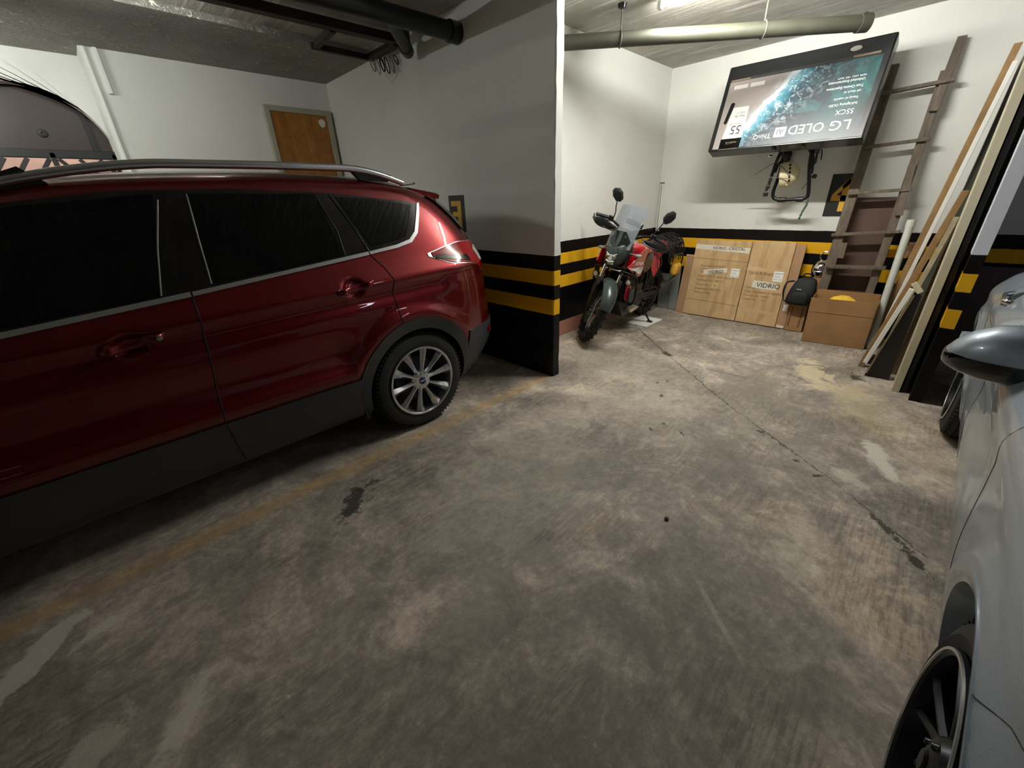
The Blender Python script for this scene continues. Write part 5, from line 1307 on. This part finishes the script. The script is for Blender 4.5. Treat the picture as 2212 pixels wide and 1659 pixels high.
# handlebar
hb = [(.99, -.40, 1.155), (1.0, -.27, 1.175), (1.035, -.12, 1.14), (1.05, -.05, 1.09), (1.05, .05, 1.09), (1.035, .12, 1.14), (1.0, .27, 1.175), (.99, .40, 1.155)]
sobj(MB().tube(catm(hb, 5), .012, 10).tube([(1.035, -.12, 1.14), (1.035, .12, 1.14)], .008, 8), 'handlebar', 'blkm')
for s_ in (-1, 1):
    gr_ = sobj(MB().tube([(.99, s_*.40, 1.155), (.998, s_*.275, 1.174)], .018, 14), 'grip', 'rubber')
    sobj(MB().box((1.003, s_*.245, 1.178), (.05, .05, .045)).cyl((1.05, s_*.24, 1.16), (1.055, s_*.39, 1.15), .006, n=8), 'switch_housing', 'blk', None, 30, .005)
    # handguard: curved shield in front of the grip
    m = MB(); g = []
    for i in range(15):
        t = i/14; y = s_*(.16+.27*math.sin(t*PI/2)); x = 1.06+.085*math.sin(t*PI*.92)**.8-.06*max(0, t-.8)*5*.4; row = []
        hgt = .022+.050*math.sin(PI*min(1, t*1.15))**1.2
        for k in range(6):
            q = k/5; row.append(Vector((x-.010*(2*q-1)**2, y, 1.115-hgt*.5+hgt*1.15*q+.02*t)))
        g.append(row)
    m.grid(g); m.grid([[p-Vector((.006, 0, 0)) for p in r] for r in g]); sobj(m, 'handguard', 'blk', None, 60)
    sobj(MB().tube(catm([(1.0, s_*.415, 1.155), (1.05, s_*.425, 1.15), (1.10, s_*.39, 1.125), (1.13, s_*.30, 1.10), (1.10, s_*.18, 1.10), (1.04, s_*.14, 1.13)], 5), .006, 8), 'handguard_bar', 'blk')
    # mirror with stalk
    sobj(MB().tube(catm([(1.02, s_*.225, 1.19), (1.03, s_*.235, 1.25), (1.01, s_*.255, 1.30), (1.005, s_*.27, 1.36)], 5), .006, 8), 'mirror_stalk', 'blk')
    hexm = [(-.068, -.018), (-.05, .030), (-.005, .052), (.055, .045), (.075, .012), (.055, -.030), (.0, -.052), (-.05, -.045)]
    cz = Vector((1.0, s_*.29, 1.40)); c_, si = math.cos(s_*.9), math.sin(s_*.9)
    rr_ = []
    for sc_, dx in ((.55, .030), (.9, .020), (1.0, .006), (1.0, -.006)):
        rr_.append([cz+Vector((dx, (a*c_-b*si)*sc_, (a*si+b*c_)*sc_)) for a, b in hexm])
    sobj(MB().rings(rr_), 'rear_view_mirror', 'blk', None, 25)
# headlight fairing
m = MB(); secs = []
for (x, z, hy, hz) in ((1.02, .97, .115, .13), (1.10, .955, .125, .135), (1.17, .93, .115, .125), (1.225, .90, .085, .095), (1.25, .885, .05, .06)):
    secs.append((x, 0, z, hy, hz))
m.loft(secs, 24, 2.6).obj('headlight_fairing', 'gunmetal', bk, 40)
m = MB(); g = []
for i in range(9):
    row = []
    for k in range(9):
        a, b_ = (i-4)/4, (k-4)/4; hw_ = .082*(1-.35*max(0, -b_)); row.append(Vector((1.262-.05*a*a-.028*(b_+.3)**2-.02*b_, a*hw_, .895+b_*.072)))
    g.append(row)
hl = m.grid(g).obj('headlight', 'lampglass', bk, 60)
m = MB()
for s_ in (-1, 1): m.ball((1.25, s_*.034, .905), .027, 12, (.5, 1, .8))
m.obj('headlight_reflector', 'chrome', hl); MB().tube([(1.262, -.045, .862), (1.27, 0, .852), (1.262, .045, .862)], .006, 6).tube([(1.245, -.06, .935), (1.262, -.02, .918), (1.262, .02, .918), (1.245, .06, .935)], .005, 6).obj('headlight_trim', 'paper', hl)
# windshields
def shield(nm, z0, z1, x0, x1, w0, w1, mat, off, n=10, bulge=.07):
    m = MB(); g = []
    for i in range(n+1):
        t = i/n; row = []
        wd = w0+(w1-w0)*math.sin(t*PI*.55); top = z1-.0
        for k in range(13):
            b_ = (k-6)/6; z = z0+(z1-z0)*t-(.025*b_*b_ if t > .5 else 0)*((t-.5)*2)
            row.append(Vector((x0+(x1-x0)*t-bulge*b_*b_+off, b_*wd, z)))
        g.append(row)
    m.grid(g); m.grid([[p-Vector((.004, 0, 0)) for p in r] for r in g]); return m.obj(nm, mat, bk, 60)
shield('windshield', .98, 1.385, 1.205, 1.00, .135, .150, 'screen', .012)
shield('inner_screen', .955, 1.145, 1.225, 1.115, .105, .135, 'dscreen', .022)
m = MB()
for y, z, x in ((-.07, 1.10, 1.14), (.07, 1.10, 1.14), (-.05, 1.0, 1.195), (.05, 1.0, 1.195)): m.ball((x+.035-.3*y*y*10*.4, y, z), .007, 8)
m.obj('screen_screws', 'chrome', bk)
sobj(MB().bb(.99, 1.04, -.09, .09, 1.20, 1.25), 'instrument_cluster', 'blk', None, 30, .01)
# tank and shrouds
MB().loft([(.42, 0, .80, .10, .05), (.50, 0, .83, .135, .09), (.62, 0, .86, .15, .125), (.78, 0, .865, .155, .135), (.92, 0, .85, .13, .12), (1.0, 0, .84, .09, .09)], 24, 2.5).obj('fuel_tank', 'bred', bk, 50)
MB().lathe([(.001, .008), (.035, .006), (.04, -.01)], (.74, 0, 1.0), 'Z', 20).obj('fuel_cap', 'satin', bk)
for s_ in (-1, 1):
    pts = [(.66, .965), (.90, .985), (1.06, .93), (1.20, .82), (1.12, .77), (.98, .70), (.82, .68), (.74, .78)]
    P_ = [Vector((x, s_*(.15+.055*sst(.66, 1.0, x)-.03*sst(1.05, 1.22, x)), z)) for x, z in pts]
    m = MB(); m.prism(P_, (0, s_*.014, 0)); sh_ = m.obj('tank_shroud', 'bred', bk, 30, .004)
    pts = [(.80, .775), (.90, .80), (1.02, .815), (1.15, .80), (1.06, .775), (1.0, .745), (.94, .73), (.86, .74)]
    MB().prism([Vector((x, s_*(.167+.052*sst(.66, 1.0, x)-.03*sst(1.05, 1.22, x)), z)) for x, z in pts], (0, s_*.004, 0)).obj('white_stripe', 'bwhite', sh_, 0)
    MB().text('HONDA', .052, (1.115 if s_ > 0 else .86, s_*.2245, .845), (-s_, -.22 if s_ < 0 else .22*0, -.1*s_ if s_ > 0 else .1), (0, 0, 1), .001).obj('maker_lettering', 'bwhite', sh_, 0)
    MB().prism([Vector((x, s_*.165, z)) for x, z in ((.62, .93), (.74, .90), (.80, .80), (.74, .70), (.60, .72), (.55, .82))], (0, s_*.02, 0)).obj('side_panel_black', 'gblack', bk, 30, .006)
    MB().prism([Vector((x, s_*.135, z)) for x, z in ((.95, .70), (1.04, .70), (1.02, .46), (.95, .40), (.90, .50))], (0, s_*.02, 0)).obj('radiator_cowl', 'bred', bk, 30, .005)
# crash bars
for s_ in (-1, 1):
    MB().tube(catm([(.95, s_*.10, .74), (1.05, s_*.22, .74), (1.04, s_*.26, .62), (.98, s_*.25, .45), (.88, s_*.18, .36), (.80, s_*.10, .34)], 5), .0125, 10).tube(catm([(1.15, s_*.05, .76), (1.14, s_*.20, .75), (1.05, s_*.255, .70)], 5), .0125, 10).obj('crash_bar', 'blkm', bk)
    # auxiliary lamps
    lp = MB().lathe([(.001, -.035), (.028, -.033), (.036, -.01), (.036, .012), (.030, .015), (.030, .010)], (1.12, s_*.20, .66), 'X', 24).box((1.09, s_*.20, .70), (.03, .02, .06)).obj('auxiliary_lamp', 'blk', bk, 40)
    MB().lathe([(.001, .016), (.022, .013), (.031, .008)], (1.12, s_*.20, .66), 'X', 24).obj('lamp_lens', 'paper', lp, 50)
    # indicators
    MB().loft([(1.06, s_*.215, .935, .035, .014), (1.10, s_*.215, .935, .034, .014), (1.115, s_*.215, .935, .02, .008)], 14, 3).tube([(1.07, s_*.10, .935), (1.075, s_*.19, .935)], .007, 8).obj('indicator', 'sheet', bk, 40)
MB().tube([(1.15, -.10, .765), (1.175, -.09, .762), (1.175, .09, .762), (1.15, .10, .765)], .011, 10).obj('front_cross_bar', 'chrome', bk)
MB().box((1.10, 0, .79), (.10, .18, .03)).box((1.06, 0, .70), (.05, .12, .14)).obj('lower_fairing', 'gblack', bk, 30, .01)
# frame, engine, radiator
m = MB()
for s_ in (-1, 1):
    m.tube(catm([(1.02, s_*.03, .88), (.80, s_*.09, .74), (.55, s_*.10, .72), (.42, s_*.10, .60), (.40, s_*.09, .38)], 5), .016, 10)
    m.tube(catm([(1.03, s_*.03, .80), (.98, s_*.05, .60), (.92, s_*.09, .32), (.70, s_*.10, .24), (.45, s_*.10, .28)], 5), .014, 10)
    m.tube(catm([(.55, s_*.09, .76), (.30, s_*.10, .78), (.0, s_*.09, .84), (-.15, s_*.06, .87)], 5), .012, 10)
m.obj('frame', 'blkm', bk)
m = MB().box((.68, 0, .42), (.34, .24, .24)).box((.82, 0, .60), (.16, .15, .2), Matrix.Rotation(R(12), 3, 'Y'))
for k in range(6): m.box((.83, 0, .53+.03*k), (.20, .19, .008), Matrix.Rotation(R(12), 3, 'Y'))
m.obj('engine_block', 'engine', bk, 30, .012)
for s_ in (-1, 1): MB().lathe([(.001, s_*.17), (.07, s_*.17), (.10, s_*.155), (.11, s_*.12), (.11, s_*.10)], (.62, 0, .38), 'Y', 28).lathe([(.001, s_*.172), (.03, s_*.172), (.035, s_*.165)], (.62, 0, .38), 'Y', 20).obj('engine_cover', 'engine', bk, 50)
MB().box((1.0, 0, .58), (.035, .24, .22)).obj('radiator', 'dark', bk, 0, .004)
MB().hexa([(.5, .12, .20), (.5, -.12, .20), (.9, -.12, .20), (.9, .12, .20), (.48, .15, .24), (.48, -.15, .24), (1.02, -.10, .40), (1.02, .10, .40)]).obj('skid_plate', 'engine', bk, 30, .01)
MB().prism([(.98, .17, .50), (.90, .19, .56), (.80, .19, .50), (.78, .19, .40), (.86, .18, .36), (.96, .17, .40)], (0, .012, 0)).obj('lower_side_cover', 'gunmetal', bk, 30, .004)
# seat, tail, rack
MB().loft([(.56, 0, .87, .09, .035), (.48, 0, .865, .12, .05), (.30, 0, .855, .145, .05), (.10, 0, .875, .15, .05), (-.08, 0, .89, .14, .045), (-.20, 0, .90, .11, .035), (-.24, 0, .90, .06, .02)], 22, 3).obj('seat', 'seat', bk, 50)
m = MB()
for s_ in (-1, 1): m.prism([(.56, s_*.145, .86), (.30, s_*.152, .84), (.28, s_*.17, .70), (.40, s_*.175, .60), (.52, s_*.17, .70)], (0, s_*.006, 0))
m.obj('seat_skirt', 'seat', bk, 30, .003)
ribbon([(.44, -.12, .915), (.44, 0, .935), (.44, .12, .915), (.43, .165, .86), (.36, .18, .80)], .03, 'black_strap', 'fabric', bk, (1, 0, 0))
ribbon([(.36, .175, .90), (.30, .18, .80), (.28, .19, .73), (.36, .19, .70), (.42, .185, .78)], .028, 'black_strap', 'fabric', bk, (1, 0, .3))
MB().tube([(.10, -.14, .92), (.10, 0, .935), (.10, .14, .92)], .006, 6).tube([(.15, -.14, .92), (.15, 0, .932), (.15, .14, .92)], .006, 6).obj('seat_stripe', 'blk', bk)
m = MB()
for s_ in (-1, 1): m.tube(catm([(.05, s_*.16, .86), (-.10, s_*.17, .93), (-.30, s_*.15, .95), (-.38, s_*.06, .95), (-.38, 0, .95)], 5), .012, 8)
for x in (-.12, -.2, -.28): m.tube([(x, -.16, .945), (x, .16, .945)], .009, 8)
m.obj('luggage_rack', 'blkm', bk)
random.seed(11); m = MB()
for k in range(16):
    x = -.38+.5*k/15; m.tube(catm([(x, -.17, .90+random.uniform(-.03, .01)), (x+random.uniform(-.06, .06), -.06, .975+random.uniform(0, .03)), (x+random.uniform(-.06, .06), .06, .975+random.uniform(0, .03)), (x+.03, .17, .92), (x+random.uniform(-.05, .05), .20, .80+random.uniform(-.1, .05))], 4), .006, 5)
m.obj('cargo_net', 'fabric', bk)
m = MB()
for s_ in (-1, 1): m.tube(catm([(.10, s_*.13, .84), (.0, s_*.21, .82), (-.28, s_*.22, .80), (-.34, s_*.21, .62), (-.22, s_*.20, .50), (.05, s_*.20, .50), (.12, s_*.15, .6)], 5), .010, 8)
m.obj('pannier_frame', 'blkm', bk)
MB().loft([(-.12, .205, .62, .02, .05), (-.14, .21, .62, .045, .07), (-.26, .21, .62, .045, .075), (-.29, .21, .62, .02, .05)], 18, 3).obj('side_bag', 'yp', bk, 50)
MB().box((-.34, 0, .80), (.03, .16, .05)).obj('tail_light', 'redlens', bk, 30, .01)
MB().hexa([(-.36, .08, .58), (-.36, -.08, .58), (-.35, -.08, .58), (-.35, .08, .58), (-.30, .09, .80), (-.30, -.09, .80), (-.27, -.09, .80), (-.27, .09, .80)]).obj('rear_mudguard', 'blk', bk, 0, .004)
# rear wheel, swingarm, chain, exhaust
rw = spoke_wheel(bk, .315, .13, .225, 'rear_wheel'); rw.location = (0, 0, .315)
m = MB()
for s_ in (-1, 1): m.bar((.42, s_*.085, .36), (-.02, s_*.095, .315), .055, .03, (0, 1, 0))
m.obj('swingarm', 'engine', bk, 0, .006)
m = MB().lathe([(.06, .0), (.085, .0), (.085, .008), (.06, .008)], (0, .082, .315), 'Y', 36, True); m.bar((.0, .086, .40), (.46, .086, .42), .01, .014, (0, 1, 0)).bar((0, .086, .232), (.46, .086, .34), .01, .014, (0, 1, 0)); m.obj('chain', 'engine', bk, 30)
MB().tube(catm([(.90, -.04, .55), (1.0, -.06, .42), (.9, -.11, .28), (.6, -.16, .26), (.35, -.17, .36), (.15, -.18, .50)], 6), .020, 12).loft([(.16, -.20, .50, .04, .04), (.12, -.205, .515, .052, .058), (-.22, -.215, .62, .052, .058), (-.25, -.215, .63, .035, .04)], 20, 2.2).obj('exhaust', 'blkm', bk, 50)
MB().tube([(.36, 0, .45), (.30, 0, .72)], .028, 12).obj('rear_shock', 'engine', bk)
MB().tube([(.50, .10, .34), (.50, .20, .33)], .010, 8).box((.50, .20, .335), (.03, .09, .018)).tube([(.50, -.10, .34), (.50, -.20, .33)], .010, 8).obj('foot_peg', 'blkm', bk, 30)
MB().hexa([(.70, .12, .30), (.84, .12, .26), (.86, .20, .26), (.72, .22, .30), (.70, .12, .315), (.84, .12, .275), (.86, .20, .275), (.72, .22, .315)]).obj('gear_guard', 'palewood', bk, 0, .003)
ss = Vector((.365, .262, .066))
MB().tube([(.46, .11, .30), (.42, .19, .18), ss], [.014, .012, .010], 10).box(ss+Vector((0, .01, -.004)), (.05, .06, .01)).obj('side_stand', 'blkm', bk, 40)
